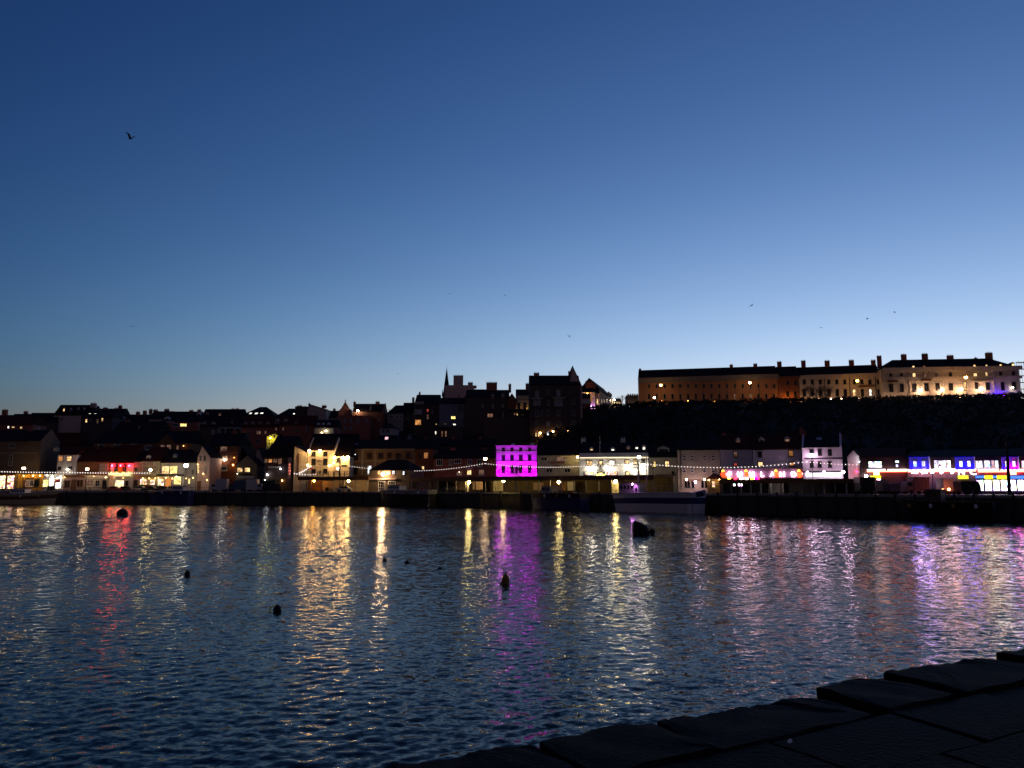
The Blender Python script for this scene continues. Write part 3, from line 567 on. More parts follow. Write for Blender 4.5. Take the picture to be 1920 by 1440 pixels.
# ---- the floodlit inn
house('inn_side_wing', 'narrow floodlit wing with a steep gable left of the PIER lettering', 'pub', 549, 574, 849, Y=214, Y1=214, base=FB, roof='front', ridge=836, apex=553, wall='cream', rm='dark_tile', D=8, bx=[('corner_strip', 558, 559.5, 850, 894, .12, 'timber')])
house('floodlit_inn', 'cream inn with PIER lettering floodlit in warm light, the tallest of its group', 'pub', 574.5, 626, 845, Y=213.5, Y1=213.5, base=FB, ridge=822, wall='cream', rm='dark_tile', D=10, par=True, frame='dark_trim',
      w=[(588, 851, 8, 9, 'd'), (610, 851, 8, 9, 'd'), (588, 866, 8, 12, 'd'), (610, 866, 8, 12, 'd'), (588, 883, 8, 8, 'd'), (610, 883, 8, 8, 'd')], bx=[('string_course', 574.5, 626, 856, 857, .1, 'cream'), ('string_course', 574.5, 626, 873.5, 874.5, .1, 'cream')],
      tx=[('#3', 599, 860.6, 1.6, 'dark_trim'), ('PIER', 599, 864.3, 4.0, 'dark_trim'), ('#3', 599, 870.3, 1.8, 'dark_trim')], sk=[(596, 833, 6, 4, 'd'), (616, 832, 6, 4, 'd')],
      lt=[(580, 845.5, 'honey', 150, .32, 1.3), (599.5, 845, 'honey', 150, .32, 1.3), (577, 872, 'honey', 40, .25, 1.0), (617, 873, 'honey', 30, .25, 1.0), (621, 872, 'honey', 24, .2, 1.0)])
house('inn_right_wing', 'lower floodlit wing of the inn with three dazzling lamps under its eaves', 'pub', 626.5, 654, 856, Y=213, Y1=213, base=FB, ridge=826, wall='cream', rm='dark_tile', D=10, frame='dark_trim',
      w=[(634, 862, 6, 9, 'd'), (634, 879, 8, 6, 'h', 'white_trim', 'n')], bx=[('sign_board', 640, 650, 872, 875, .1, 'dark_trim'), ('downpipe', 637, 638, 857, 893, .14, 'dark_trim')], lt=[(627, 858, 'honey', 130, .34, 1.3), (642.5, 858, 'honey', 150, .36, 1.3), (652, 857, 'honey', 120, .32, 1.3), (626, 868, 'honey', 40, .25, 1.2)])
# ---- Victorian terrace behind the waiting room
house('victorian_terrace', 'long tan stone terrace with tall sash windows right of the floodlit inn', 'terrace', 655, 778, 842, Y=219, Y1=217, base=FB, ridge=824, wall='tan_stone', rm='slate', D=10, frame='timber', style='s',
      w=[(667, 857, 10, 14, 'd'), (693, 855, 11, 13, 'd'), (714, 855, 11, 12, 'd'), (730, 854, 10, 11, 'd'), (747, 855, 11, 12, 'd'), (766, 854, 10, 12, 'd'), (666, 883, 10, 14, 'd'), (693, 881, 8, 17, 'c', 'white_trim', 'g'), (747, 878, 9, 8, 'd')],
      bx=[('string_course', 655, 778, 863.5, 865, .15, 'sandstone'), ('cornice', 655, 778, 841.5, 844, .25, 'stone'), ('pilaster', 678, 681, 845, 890, .12, 'stone'), ('pilaster', 702, 704, 845, 890, .12, 'stone')], lt=[(666, 852, 'cool', 4, .1, .3)], sk=[(668, 834, 6, 4, 'g')])
house('red_terrace', 'reddish end house of the terrace with an orange lit upper window', 'house', 778.5, 811, 842, Y=217, Y1=216.5, base=FB, ridge=826, wall='brick', rm='slate', D=10, frame='timber',
      w=[(787, 854, 8, 11, 'd'), (799, 854, 9, 12, 'o'), (793, 881, 6, 15, 'w', 'timber', 'g'), (767, 872, 0.5, 0.5, 'd')][:3], sk=[(803, 837, 7, 3, 'o')], bx=[('red_awning', 780, 792, 876, 878, 1.0, 'red_trim')])
house('low_brick_row', 'low dark brick row with white framed windows left of the purple house', 'terrace', 811.5, 929, 860, Y=215, Y1=208, base=FB, ridge=842, wall='dark_brick', rm='dark_tile', D=9, frame='white_trim', style='p',
      w=[(824, 867, 12, 12, 'd'), (845, 867, 6, 11, 'd'), (858, 865, 13, 9, 'd'), (881, 866, 9, 10, 'd'), (900, 868, 10, 14, 'd'), (880, 886, 9, 10, 'w'), (903, 886, 11, 11, 'm'), (861, 888, 9, 6, 'm')], bx=[('door_hood', 875, 887, 877, 879, .8, 'white_trim')], ch=[(910, 840, 8), (850, 838, 9)], lt=[(861, 885, 'white', 8, .1)])
# ---- purple house
_pr, _pF = house('purple_house', 'three storey house washed in vivid purple light', 'house', 930, 1007, 836, base=FB, roof='flat', wall='white_render', rm='slate', D=9, frame='dark_trim',
      w=grid((944, 960, 976.5, 993), (842.5,), 6, 6.5, 'd') + grid((944, 960, 976.5, 993), (858.5,), 6.5, 11, 'd') + grid((944, 960, 976.5, 993), (879.5,), 6.5, 14, 'd'), bx=[('string_course', 930, 1007, 846, 847.4, .15, 'white_render'), ('string_course', 930, 1007, 849.5, 850.2, .1, 'white_render'), ('string_course', 930, 1007, 864.5, 866, .18, 'white_render'), ('cornice', 929.5, 1007.5, 835, 837, .25, 'white_render'), ('door', 966, 971, 874, 888, .08, 'dark_trim')],
      lt=[(935.5, 884, 'magenta', 95, .26, .9), (951.5, 884, 'magenta', 95, .26, .9), (984.5, 884, 'magenta', 95, .26, .9), (1001.5, 884, 'magenta', 95, .26, .9)], ch=[(962, 831, 7), (998, 830, 7)])
for px in (936, 952, 968, 984, 1001):
    x, z = _pF.hit(px, 887, -2.2); x2, z2 = _pF.hit(px, 850, 0); spot(_pr, (x, -2.2, z), (x2, 0, z2), 'purple', 1350, 75)
house('signboard_house', 'cream house with two rows of dark red lettering right of the purple house', 'house', 1007.5, 1086, 854, base=FB, ridge=824, wall='cream', rm='slate', D=11, frame='white_trim', style='p',
      w=[(1020, 860.5, 12, 8, 'd'), (1052, 860.5, 17, 8, 'm'), (1081, 860.5, 8, 9, 'g'), (1030, 882, 12, 9, 'd'), (1064, 882, 12, 9, 'd')], tx=[('#9', 1045, 867.3, 3.6, 'red_trim'), ('#5', 1045, 873, 2.8, 'red_trim')], bx=[('eaves_board', 1007.5, 1086, 853, 854.6, .2, 'white_trim')], lt=[(1083, 857, 'gold', 75, .22, 2.6)], ch=[(1094, 820, 9, 'white_render')])
# ---- white cafe with glaring lamps
house('white_cafe', 'white parapeted cafe with glaring lamps beside its signs and a flagpole', 'cafe', 1086.5, 1217, 849, base=FB, roof='flat', wall='white_render', rm='slate', D=10, frame='dark_trim',
      w=[(1105, 868.5, 11, 10, 'w', 'timber'), (1126.5, 868, 7, 9, 'w'), (1147.5, 868, 11, 10, 'h', 'timber'), (1175.5, 866, 8, 8, 'w'), (1191, 866, 8, 10, 'w'), (1206, 864, 7, 7, 'd'), (1104, 888, 18, 7, 'S', 'dark_trim', 'g'), (1148, 888, 20, 7, 'S', 'dark_trim', 'g'), (1177, 887, 8, 9, 'w'), (1191, 887, 8, 12, 'h', 'white_trim', 'g'), (1126, 889, 10, 8, 'Y', 'dark_trim', 'n')],
      bx=[('cornice', 1086.5, 1217, 855.5, 857, .25, 'white_trim'), ('light_strip', 1087, 1215, 857, 857.7, .2, 'strip_warm'), ('sign_board', 1113, 1138, 873.5, 883, .2, 'white_render'), ('sign_board', 1183, 1201, 873.5, 879, .2, 'white_render'), ('entrance_hood', 1119, 1135, 884.5, 886.5, .8, 'dark_trim')],
      tx=[('#6', 1126, 874.8, 1.6, 'dark_trim', .24), ('#3', 1126, 878, 2.0, 'dark_trim', .24), ('#8', 1126, 881.3, 1.7, 'dark_trim', .24), ('#8', 1192, 876.4, 2.0, 'dark_trim', .24)],
      lt=[(1108.5, 879.5, 'white', 75, .34, 1.0), (1142, 879, 'white', 75, .34, 1.0), (1180.5, 876.5, 'white', 75, .34, 1.0), (1204.5, 876.5, 'white', 75, .34, 1.0), (1120, 891.5, 'yellow', 20, .16, .8), (1131, 891.5, 'yellow', 20, .16, .8)]) if glow('strip_warm', (1.0, .8, .5), 2.2) else 0
house('dormer_roof', 'dark slate roof behind the cafe parapet with five lit dormers', 'house', 1088, 1216, 852, Y=190.5, Y1=187.6, ridge=828, wall='white_render', rm='slate', D=12, zb=QZ, ch=[(1168, 820, 9, 'white_render')],
      dm=[(1109, 844, 7, 4, 'w'), (1149, 844, 8, 5, 'h'), (1178, 841, 7, 6, 'm'), (1194, 841, 5, 4, 'h'), (1207.5, 841, 7, 9, 'h')])
house('cream_low_house', 'cream house with a glazed roof dormer between the cafe and the eight window house', 'house', 1217.5, 1271, 857, base=FB, ridge=832, wall='cream', rm='slate', D=10, frame='timber',
      w=[(1226, 870.5, 9, 12, 'y'), (1251, 870, 9, 12, 'w'), (1241, 911, 9, 9, 'd', 'timber', 'g'), (1258, 911, 10, 10, 'd', 'timber', 'g'), (1262, 886, 5, 4, 'd', 'dark_trim', 'n')], dm=[(1244, 845, 22, 9, 'd', 'grey_trim')], bx=[('gutter', 1217.5, 1271, 857, 858, .2, 'dark_trim'), ('fascia', 1230, 1268, 889.5, 891, .2, 'timber'), ('shop_sign', 1230, 1268, 897, 901, .15, 'cream')], lt=[(1236, 903, 'warm', 12, .13), (1252, 903, 'warm', 12, .13)])
house('eight_window_house', 'plain cream house with two rows of four small windows', 'house', 1271.5, 1352, 843, base=FB, ridge=824, wall='cream', rm='dark_tile', D=10, frame='white_trim', style='n',
      w=[(x, y, 7.5, h, 'd', 'white_trim', 'n') for x in (1283, 1298, 1321, 1337) for y, h in ((856, 4.6), (861.4, 4.6), (879, 4), (883.6, 4))] + grid((1286, 1291.5, 1299, 1317, 1324), (908,), 5, 12, 'd', 'dark_trim', 'n'), bx=[('downpipe', 1276, 1277, 844, 918, .15, 'dark_trim'), ('gutter', 1271.5, 1352, 842.3, 843.6, .2, 'dark_trim'), ('shop_sign', 1281, 1326, 899, 902, .15, 'sandstone')], lt=[(1304, 904, 'rose', 110, .2, 2.6), (1287, 899, 'peach', 60, .16, 2.2), (1321, 899, 'peach', 60, .16, 2.2)])
house('terracotta_kiosk', 'small kiosk with a tiled terracotta roof left of the arcade sign', 'kiosk', 1326, 1351, 898, Y=151, Y1=150, base=FB, roof='hip', ridge=887, wall='sandstone', rm='terracotta', D=4, frame='white_trim', w=[(1338, 908, 6, 12, 'S')], lt=[(1349, 900, 'amber', 60, .16, .8), (1329, 900, 'amber', 26, .14, .8)])
house('pale_pink_house', 'tall pale pink house with one red roof dormer above the arcade sign', 'house', 1352.5, 1414, 842, base=FB, ridge=814, wall='lilac_render', rm='pantile', D=11, frame='dark_trim', w=[(1379, 852, 8, 10, 'm', 'timber'), (1379, 871, 7, 6, 'r', 'timber')], dm=[(1384, 828, 9, 7, 'm')], ch=[(1358, 811, 9)], bx=[('downpipe', 1412.5, 1413.5, 843, 880, .15, 'dark_trim'), ('gutter', 1352.5, 1414, 841.4, 842.6, .2, 'dark_trim')])
house('dormered_house', 'wide pale house with two white roof dormers right of the pink house', 'house', 1414.5, 1506, 842, base=FB, ridge=814, wall='lilac_render', rm='pantile', D=11, frame='dark_trim', w=[(1425, 852, 8, 11, 'd'), (1483, 850, 9, 12, 'o', 'timber'), (1426, 870, 11, 9, 'w', 'timber'), (1485, 870, 9, 8, 'o', 'timber')], dm=[(1428, 827, 10, 8, 'd'), (1476, 826, 11, 8, 'm')], ch=[(1502, 800, 7)], bx=[('gutter', 1414.5, 1506, 841.4, 842.6, .2, 'dark_trim')])
house('lilac_house', 'pale lilac house lit evenly with six sash windows over a white shop sign', 'house', 1507, 1583, 839, base=FB, ridge=815, wall='lilac_render', rm='slate', D=11, frame='dark_trim', par=True,
      w=[(x, y, 8, 12, 'd') for y in (848, 870.5) for x in (1522, 1537, 1556)], sk=[(1536, 823, 10, 5, 'g')], ch=[(1508, 806, 6), (1576, 812, 7)], bx=[('string_course', 1508, 1582, 858.6, 860, .12, 'dark_trim'), ('string_course', 1507, 1583, 883.4, 885, .18, 'dark_trim'), ('lit_sign', 1511, 1578, 887, 893.5, .3, 'sign_white')], lt=[(1581, 885, 'rose', 95, .24, 2.4), (1545, 885.5, 'rose', 45, .22, 2.4), (1514, 885.5, 'rose', 35, .2, 2.4)]) if glow('sign_white', (.92, .88, 1.0), 2.2, .5, .6) else 0  # rose wall lights added to brighten the front in place of the arcade's glow
mat('arcade_fascia', (0.16, 0.07, 0.12)); mat('arcade_wall', (0.06, 0.035, 0.035))
house('pink_alley_shop', 'small shop washed in pink light in the gap beside the lilac house', 'shop', 1592, 1614, 856, Y=144, Y1=143, base=FB, roof='front', ridge=843, apex=1600, wall='white_render', rm='dark_tile', D=6, w=[(1605, 902, 8, 14, 'k', 'white_trim', 'n')], lt=[(1606, 884, 'red', 30, .2, 1.4), (1613, 858, 'cool', 24, .14, .5), (1613, 866, 'cool', 20, .13, .5)])
house('maroon_roof_arcade', 'dark arcade under a maroon roof with a white lit upper window', 'amusement arcade', 1615, 1702, 858, base=FB, ridge=840, wall='arcade_wall', rm='pantile', D=11, frame='dark_trim',
      w=[(1641, 871, 28, 14, 'B', 'dark_trim', 'g'), (1682, 865.5, 9, 6, 'B', 'dark_trim', 'n'), (1682, 874, 3, 8, 'B', 'dark_trim', 'n'), (1648, 907, 9, 20, 'A', 'white_trim', 'g')], bx=[('light_strip', 1626, 1660, 880, 882, .5, 'strip_white'), ('light_strip', 1664, 1701, 880, 882, .5, 'strip_white'), ('light_strip', 1626, 1701, 883, 884.6, .5, 'strip_red'), ('burger_sign', 1638, 1649, 883.5, 891, .9, 'sign_orange'), ('shop_sign', 1632, 1652, 892, 896, .6, 'sign_yellow')], lt=[(1624, 893, 'cool', 60, .25, .9)]) if glow('strip_white', (1.0, .74, .72), 5) and glow('strip_red', (1.0, .14, .08), 9) and glow('sign_orange', (1.0, .3, .12), 9) and glow('sign_yellow', (1.0, .85, .02), 1.5) else 0
# ---- big arcade with blue bays
_ar, _aF = house('blue_bay_arcade', 'long amusement arcade with blue lit bays and NC letters at the right edge', 'amusement arcade', 1703, 2010, 856, base=FB, ridge=842, wall='arcade_wall', rm='slate', D=12, frame='white_trim', style='g',
      w=[(1755, 870.5, 7, 16, 'B'), (1767, 870.5, 16, 16, 'B'), (1779, 870.5, 8, 16, 'A'), (1836, 870.5, 15, 15, 'B'), (1851, 870.5, 13, 16, 'B'), (1862, 870.5, 6, 16, 'k'), (1869, 870.5, 5, 15, 'B'), (1925, 870, 20, 14, 'A'), (1960, 870, 30, 14, 'B')]
        + [(1838 + i * 15.2, 910, 14.5, 22, 'A') for i in range(11)], bx=[('light_strip', 1703, 1830, 880.2, 881.8, .5, 'strip_white'), ('light_strip', 1834, 1873, 880.2, 881.6, .5, 'strip_white'), ('light_strip', 1877, 2010, 880.2, 881.6, .5, 'strip_white'), ('light_strip', 1703, 1830, 883, 884, .5, 'strip_red'), ('light_strip', 1834, 2010, 883.2, 884.2, .5, 'strip_red'), ('fascia', 1832, 2010, 885, 889.5, .4, 'red_trim'),
        ('lit_sign', 1797, 1816, 891.6, 898, .9, 'sign_yellow'), ('lit_sign', 1830, 1846, 892, 896.5, .8, 'sign_blue'), ('lit_sign', 1846.5, 1862, 891.6, 898, .9, 'sign_yellow'), ('lit_sign', 1862.5, 1869, 892, 896.5, .8, 'sign_blue'), ('lit_sign', 1869.5, 1893, 891.6, 898, .9, 'sign_yellow'), ('lit_sign', 1893.5, 2010, 892, 897, .8, 'sign_blue'), ('burger_sign', 1895, 1906, 884, 890, .9, 'sign_orange')],
      lt=[(x, 885, 'rose', 40, .26, 1.0) for x in (1712, 1718, 1730, 1736, 1748, 1765, 1785)]) if glow('sign_blue', (.08, .25, 1.0), 1.3) else 0
for ch_, px in (('N', 1803), ('C', 1825)):
    x, z = _aF.hit(px, 890, -.7); link('lettering', text_mesh(ch_, 1.0, glow('letter_white', (1, .98, 1), 10.0), .1), _ar, (x, -.7, z))
def bay(px0, px1, c0, c1, s0, s1):             # a projecting bay on the arcade's upper floor, its own row of floods along the sill
    x0, z1 = _aF.hit(px0, 857.5, -1.2); x1, z0 = _aF.hit(px1, 880, -1.2)
    b = MB().box(x0, x1, -1.2, -0.01, z0, z1).build('bay', 'white_render', _ar)
    for k in (.3, .72):
        xx = x0 + (x1 - x0) * k; o = window(_ar, xx, (z0 + z1) / 2 - .1, (x1 - x0) * .22, (z1 - z0) * .52, 'B' if k < .5 else 'h', 'white_trim', 's', -1.2)
    MB().box(x0 - .06, x1 + .06, -1.3, -.02, z1 + .002, z1 + .14).build('cornice', 'blue_paint', _ar)
    n = 4
    for i in range(n):
        q = (i + .5) / n; xx = x0 + (x1 - x0) * q; c = c0 if q < .5 else c1
        MB().box(xx - .16, xx + .16, -1.95, -1.75, z0 - .1, z0 + .04).build('flood', lampmat(c, s0 if q < .5 else s1), _ar)
for a in ((1704, 1743, 'blue', 'blue', 75, 75), (1790, 1828, 'blue', 'blue', 75, 75), (1877, 1911, 'blue', 'magenta', 60, 60)): bay(*a)
# ---- arcade frontage with the big bulb letters
_f, _fF = house('letter_arcade', 'arcade front with large white bulb letters and red fruit lamps', 'amusement arcade', 1350, 1507, 879, Y=fy(1350) - 6, base=FB, roof='flat', wall='arcade_wall', rm='felt_roof', D=4.5, frame='dark_trim',
      w=[(1374, 908, 12, 9, 'B', 'dark_trim', 'n'), (1388, 908, 10, 9, 'A', 'dark_trim', 'n')], bx=[('fascia', 1352, 1506, 879.5, 896, .3, 'arcade_fascia')])
def letter(s, px, py, h, m): 
    x, z = _fF.hit(px, py + h / 2, -.6); k = z - _fF.hit(px, py + h / 2 + 1, -.6)[1]; link('lettering', text_mesh(s, h * k, m, .12), _f, (x, -.6, z))
for s, px in zip('FUNLAND', (1368, 1387, 1409.5, 1429, 1448.5, 1467, 1488)): letter(s, px, 889, 9, glow('bulb_letter', (1, .74, .96), 40.0) if px < 1415 else glow('bulb_letter_dim', (1, .82, .98), 20.0))
for px in (1357, 1400, 1456, 1499):
    x, z = _fF.hit(px, 889.5, -.7); fr = MB().ball((x, -.7, z), .6, 10, 6).build('fruit_lamp', glow('fruit_red', (1, .07, .02), 3, .5, 2.5), _f)
    MB().ball((x - .1, -.75, z + .62), .28, 8, 4).build('leaf_lamp', glow('fruit_yellow', (1, .62, .05), 4), fr)
for px, c, w_ in ((1367, 'yellow', 6), (1379, 'red', 5), (1390, 'white', 7), (1400, 'white', 6), (1411, 'yellow', 7), (1417.5, 'magenta', 4), (1422, 'red', 3.4)):
    x0, z1 = _fF.hit(px - w_ / 2, 895.5, -.9); x1, z0 = _fF.hit(px + w_ / 2, 900.5, -.9); MB().box(x0, x1, -.9, -.72, z0, z1).build('sign_panel', glow('panel_' + c, LAMP[c], 14, .4, 3), _f)

# ================================================================ town on the hill: nearer rows
house('brown_brick_hostel', 'long brown brick building with a wide gable and white windows behind the hotel', 'apartment block', 176, 358, 831, Y=245, Y1=245, ridge=808, wall='brown_brick', rm='slate', D=12, frame='white_trim', style='p', zb=QZ + 3,
      w=[(190, 837, 12, 8, 'd'), (221, 837, 13, 8, 'd'), (250, 836, 12, 7, 'd'), (278, 839, 13, 9, 'd'), (301, 838, 8, 8, 'm'), (313, 838, 9, 8, 'm'), (333, 840, 4, 10, 'm')], bx=[('gutter', 176, 296, 830.4, 831.4, .2, 'grey_trim'), ('gutter', 327, 358, 830.4, 831.4, .2, 'grey_trim')], lt=[(344, 836, 'amber', 8, .14), (196, 843, 'amber', 8, .12, 1), (228, 843, 'amber', 8, .12, 1), (310, 848, 'amber', 20, .16, 1.2)])
house('brown_brick_gable', 'wide brown brick gable projecting from the hostel roof line', 'house', 296, 328, 830, Y=244.4, Y1=244.4, roof='front', ridge=813, wall='brown_brick', rm='slate', D=6, zb=QZ + 3, style='p', frame='white_trim', w=[(305, 838, 8, 8, 'm'), (317, 838, 9, 8, 'm')])
house('maroon_roof_house', 'dark maroon roofed house with three lit windows above the stone house', 'house', -30, 62, 796, Y=262, ridge=781, wall='dark_brick', rm='pantile', w=[(16, 801, 4, 5, 'h'), (25, 801, 6, 4, 'w'), (40, 802, 5, 5, 'w')])
house('skylight_house', 'dark roofed house with two tilted skylights above the white house', 'house', 66, 150, 835, Y=248, ridge=811, wall='dark_wall', rm='pantile', sk=[(82, 824, 3, 7, 'g'), (89, 824, 3, 7, 'g')], ch=[(70, 800, 8, 'mid_wall')])
house('stepped_house', 'dark house with lit attic panes below the mansard block', 'house', 152, 212, 783, Y=286, ridge=769, wall='dark_wall', rm='slate', w=[(162, 789, 4, 7, 'w'), (170, 788, 4, 6, 'd'), (183, 790, 3.5, 8, 'm'), (192, 787, 4, 7, 'w')], sk=[(168, 777, 4, 3, 'h'), (178, 777, 4, 3, 'h')])
house('low_slate_house', 'low slate house below the twin chimneys left of centre hill', 'house', 214, 302, 806, Y=268, ridge=790, wall='dark_wall', rm='slate', w=[(261, 802, 5, 9, 'g', 'dark_trim', 'n'), (281, 808, 7, 6, 'd'), (226, 811, 4, 6, 'm'), (240, 812, 4, 6, 'd'), (294, 811, 4, 6, 'd')], ch=[(240, 786, 8)])
house('sill_dormer_house', 'brown house with a glowing attic window and a white sill', 'house', 303, 371, 791, Y=280, ridge=778, wall='dark_brick', rm='slate', style='p', frame='white_trim', dm=[(313, 787, 10, 6, 'd')], bx=[('white_sill', 312, 327, 790.5, 792, .3, 'white_trim'), ('white_sill', 345, 358, 793.5, 794.4, .2, 'grey_trim')], w=[(330, 797, 12, 6, 'd'), (344, 797, 13, 6.5, 'y')] + grid((320, 331, 342, 351), (810,), 5, 3, 'g'))
house('balcony_house', 'dark house with a row of pale balcony frames on the hillside', 'house', 374, 450, 800, Y=272, ridge=785, wall='dark_wall', rm='slate', dm=[(382, 796, 7, 4, 'd', 'mid_wall'), (400, 796, 9, 4, 'd', 'mid_wall'), (434, 794, 4, 4, 'd', 'mid_wall')], w=[(400, 810, 7, 9, 'g', 'grey_trim')], bx=[('balcony_post', 409, 411, 802, 815, .9, 'grey_trim'), ('balcony_post', 413, 415, 802, 815, .9, 'grey_trim'), ('balcony_rail', 409, 449, 801, 804, .9, 'grey_trim'), ('balcony_post', 423, 426, 804, 815, .9, 'grey_trim'), ('balcony_post', 440, 443, 804, 815, .9, 'grey_trim')])
house('dormer_row_flats', 'dark red flats with a row of small slanted dormers', 'apartment block', 452, 522, 801, Y=264, ridge=783, wall='dark_brick', rm='pantile', style='p', dm=[(460, 796, 6, 5, 'd', 'mid_wall'), (473, 796, 7, 5, 'd', 'mid_wall'), (487, 796, 7, 5, 'd', 'mid_wall'), (502, 796, 7, 5, 'd', 'mid_wall')], w=[(465, 812, 6, 9, 'd'), (485, 811, 9, 7, 'm'), (498, 811, 4, 6, 'm'), (466, 828, 6, 9, 'd'), (484, 827, 9, 7, 'd')])
house('lit_porch_house', 'small house whose porch wall glows bright yellow on the dark hillside', 'house', 500, 522, 818, Y=256, roof='front', ridge=812, apex=516, wall='cream', rm='dark_tile', D=6, lt=[(507, 821, 'yellow', 110, .2, 1.4)])
house('red_brick_block', 'tall red brick block with slanted dormers above the dark pub', 'apartment block', 523, 590, 797, Y=262, ridge=779, wall='dark_brick', rm='pantile', dm=[(519, 791, 7, 6, 'd', 'mid_wall'), (535, 791, 8, 6, 'd', 'mid_wall')], w=[(518, 804, 4, 6, 'm'), (531, 804, 4, 6, 'm'), (556, 793, 5, 7, 'd'), (555, 806, 5, 8, 'd'), (547, 819, 6, 6, 'd'), (561, 819, 6, 6, 'd'), (574, 803, 3, 13, 'g'), (579, 803, 3, 13, 'd')])
house('black_gable_house', 'black gabled house with a single attic light above the pub roof', 'house', 512, 556, 834, Y=240, ridge=818, wall='dark_wall', rm='slate', sk=[(536, 828, 4, 3, 'd')])
house('conservatory_house', 'house with a pale lit conservatory above the floodlit inn', 'house', 588, 632, 801, Y=256, ridge=787, wall='dark_brick', rm='slate', dm=[(597, 797, 5, 4, 'g'), (606, 797, 5, 4, 'g'), (616, 797, 6, 4, 'd')], bx=[('conservatory', 593, 627, 803, 819, 2.0, 'cream')], lt=[(611, 808, 'white', 26, .22, 2.6), (603, 811, 'warm', 14, .2, 2.6)])
house('pub_back_roof', 'broad brown roof rising behind the inn', 'house', 580, 668, 830, Y=234, Y1=234, ridge=813, wall='mid_wall', rm='dark_tile', ch=[(667, 826, 6, 'white_render')])
house('grey_hip_house', 'small pale house with a dark hipped roof below the brick gables', 'house', 712, 742, 803, Y=256, roof='hip', ridge=794, wall='grey_render', rm='slate', w=[(719, 808, 5, 6, 'd'), (727, 808, 6, 6, 'd')])
house('pink_window_house', 'dark slate house with one small pink lit roof window', 'house', 706, 782, 838, Y=240, ridge=816, wall='dark_wall', rm='slate', sk=[(725, 822, 6, 5, 'k'), (748, 821, 6, 5, 'd'), (804, 837, 1, 1, 'd')][:2])
house('triangle_gable_house', 'dark house with a white triangular gable beside the pink lit roof window', 'house', 760, 776, 829, Y=239, roof='front', ridge=812, wall='blue_grey_render', rm='slate', D=5)
house('hidden_slate_row', 'black slate row under the dark flats in the middle of the hill', 'terrace', 784, 872, 836, Y=242, ridge=822, sk=[(803, 831, 7, 3, 'm'), (845, 831, 5, 3, 'd')], wall='dark_wall', rm='slate', ch=[(800, 820, 7), (850, 818, 7)])
house('dark_cottage_row', 'black roofed cottages behind the low brick row', 'terrace', 874, 930, 838, Y=238, ridge=822, wall='dark_wall', rm='slate', ch=[(900, 818, 7)])
# ---- skyline rows
SKY = 300
house('slate_end_house', 'low slate roofed house at the left end of the skyline', 'house', -40, 12, 790, Y=SKY, ridge=778, rm='slate', ch=[(10, 767, 9)])
house('sloping_roof_house', 'plain dark roofed house second from the left end of the skyline', 'house', 13, 46, 793, Y=SKY - 4, ridge=776, rm='slate')
house('long_roof_terrace', 'long level roofed terrace left of the mansard block', 'terrace', 46.5, 104, 791, Y=SKY, ridge=774, rm='slate', ch=[(49, 770, 6)])
house('mansard_block', 'raised mansard roofed block with one lit attic window on the left skyline', 'apartment block', 100, 176, 779, Y=SKY + 2, roof='mansard', ridge=759, wall='rose_wall', rm='slate', w=[(116, 785, 4, 5, 'd')], dm=[(120, 769, 3, 6, 'w'), (133, 769, 3, 5, 'd'), (147, 768, 3, 5, 'd'), (158, 768, 3, 5, 'd')], ch=[(176, 755, 10, 'mid_wall')])
house('two_chimney_house', 'dark house with a tall right hand chimney beside the mansard block', 'house', 176.5, 228, 780, Y=SKY - 2, ridge=766, rm='slate', wall='mid_wall', ch=[(198, 763, 7), (219, 764, 7), (226, 759, 5)])
house('low_gap_house', 'low roofed house in the dip of the left skyline', 'house', 229, 277, 790, Y=SKY, ridge=777, rm='slate', ch=[(235, 774, 5), (259, 771, 6), (272, 769, 6)])
house('stepped_chimney_house', 'dark house with clustered chimneys right of the skyline dip', 'house', 279, 318, 786, Y=SKY - 3, ridge=771, rm='slate', wall='mid_wall', ch=[(283, 766, 5), (292, 767, 7)])
house('straight_roof_house', 'dark house with a long straight ridge and one squat chimney', 'house', 318.5, 372, 786, Y=SKY, ridge=771.5, rm='slate', ch=[(313, 766, 8), (359, 768, 7)])
house('big_slate_hall', 'large slate roofed hall with a white gabled dormer on the skyline', 'hall', 372.5, 449, 790, Y=SKY - 4, ridge=767, rm='slate', D=12, dm=[(372.5, 778, 7, 5, 'd'), (388, 778, 6, 5, 'd', 'mid_wall'), (412, 778, 5, 5, 'm', 'mid_wall')], ch=[(374, 767, 6), (437, 765, 5), (445, 765, 6)])
house('hip_roof_house', 'hipped roof house with three bright skylights on the skyline', 'house', 450, 514, 780, Y=SKY - 2, roof='hip', ridge=763, rm='slate', D=14, sk=[(470, 775.5, 4, 3, 'h'), (481, 775.5, 5, 3, 'h'), (491, 775, 5, 2, 'h')])
house('half_hip_house', 'broad dark house with one thin lit skylight right of the hipped roof', 'house', 514.5, 556, 782, Y=SKY - 4, roof='hip', ridge=766, hipr=False, rm='slate', D=14, sk=[(553, 776, 6, 1.6, 'h')])
house('flat_stack_house', 'dark flat topped house with ragged chimneys left of the pointed gable', 'house', 553, 576, 762, Y=SKY - 3, roof='flat', wall='dark_wall', ch=[(562, 759.5, 9), (572, 761, 6)])
house('pointed_gable_house', 'grey house with a finial on its pointed left gable', 'house', 576.5, 612, 768, Y=SKY - 5, roof='front', ridge=758, apex=580, wall='mid_wall', rm='slate', ch=[(580, 755, 3), (608, 759, 8)], w=[(579, 787, 4, 6, 'g', 'dark_trim', 'n')])
house('sunken_roof_house', 'low roofed house between the pointed gable and the dutch gable', 'house', 612.5, 634, 783, Y=SKY, ridge=770, wall='mid_wall', rm='slate', ch=[(627, 765, 4)])
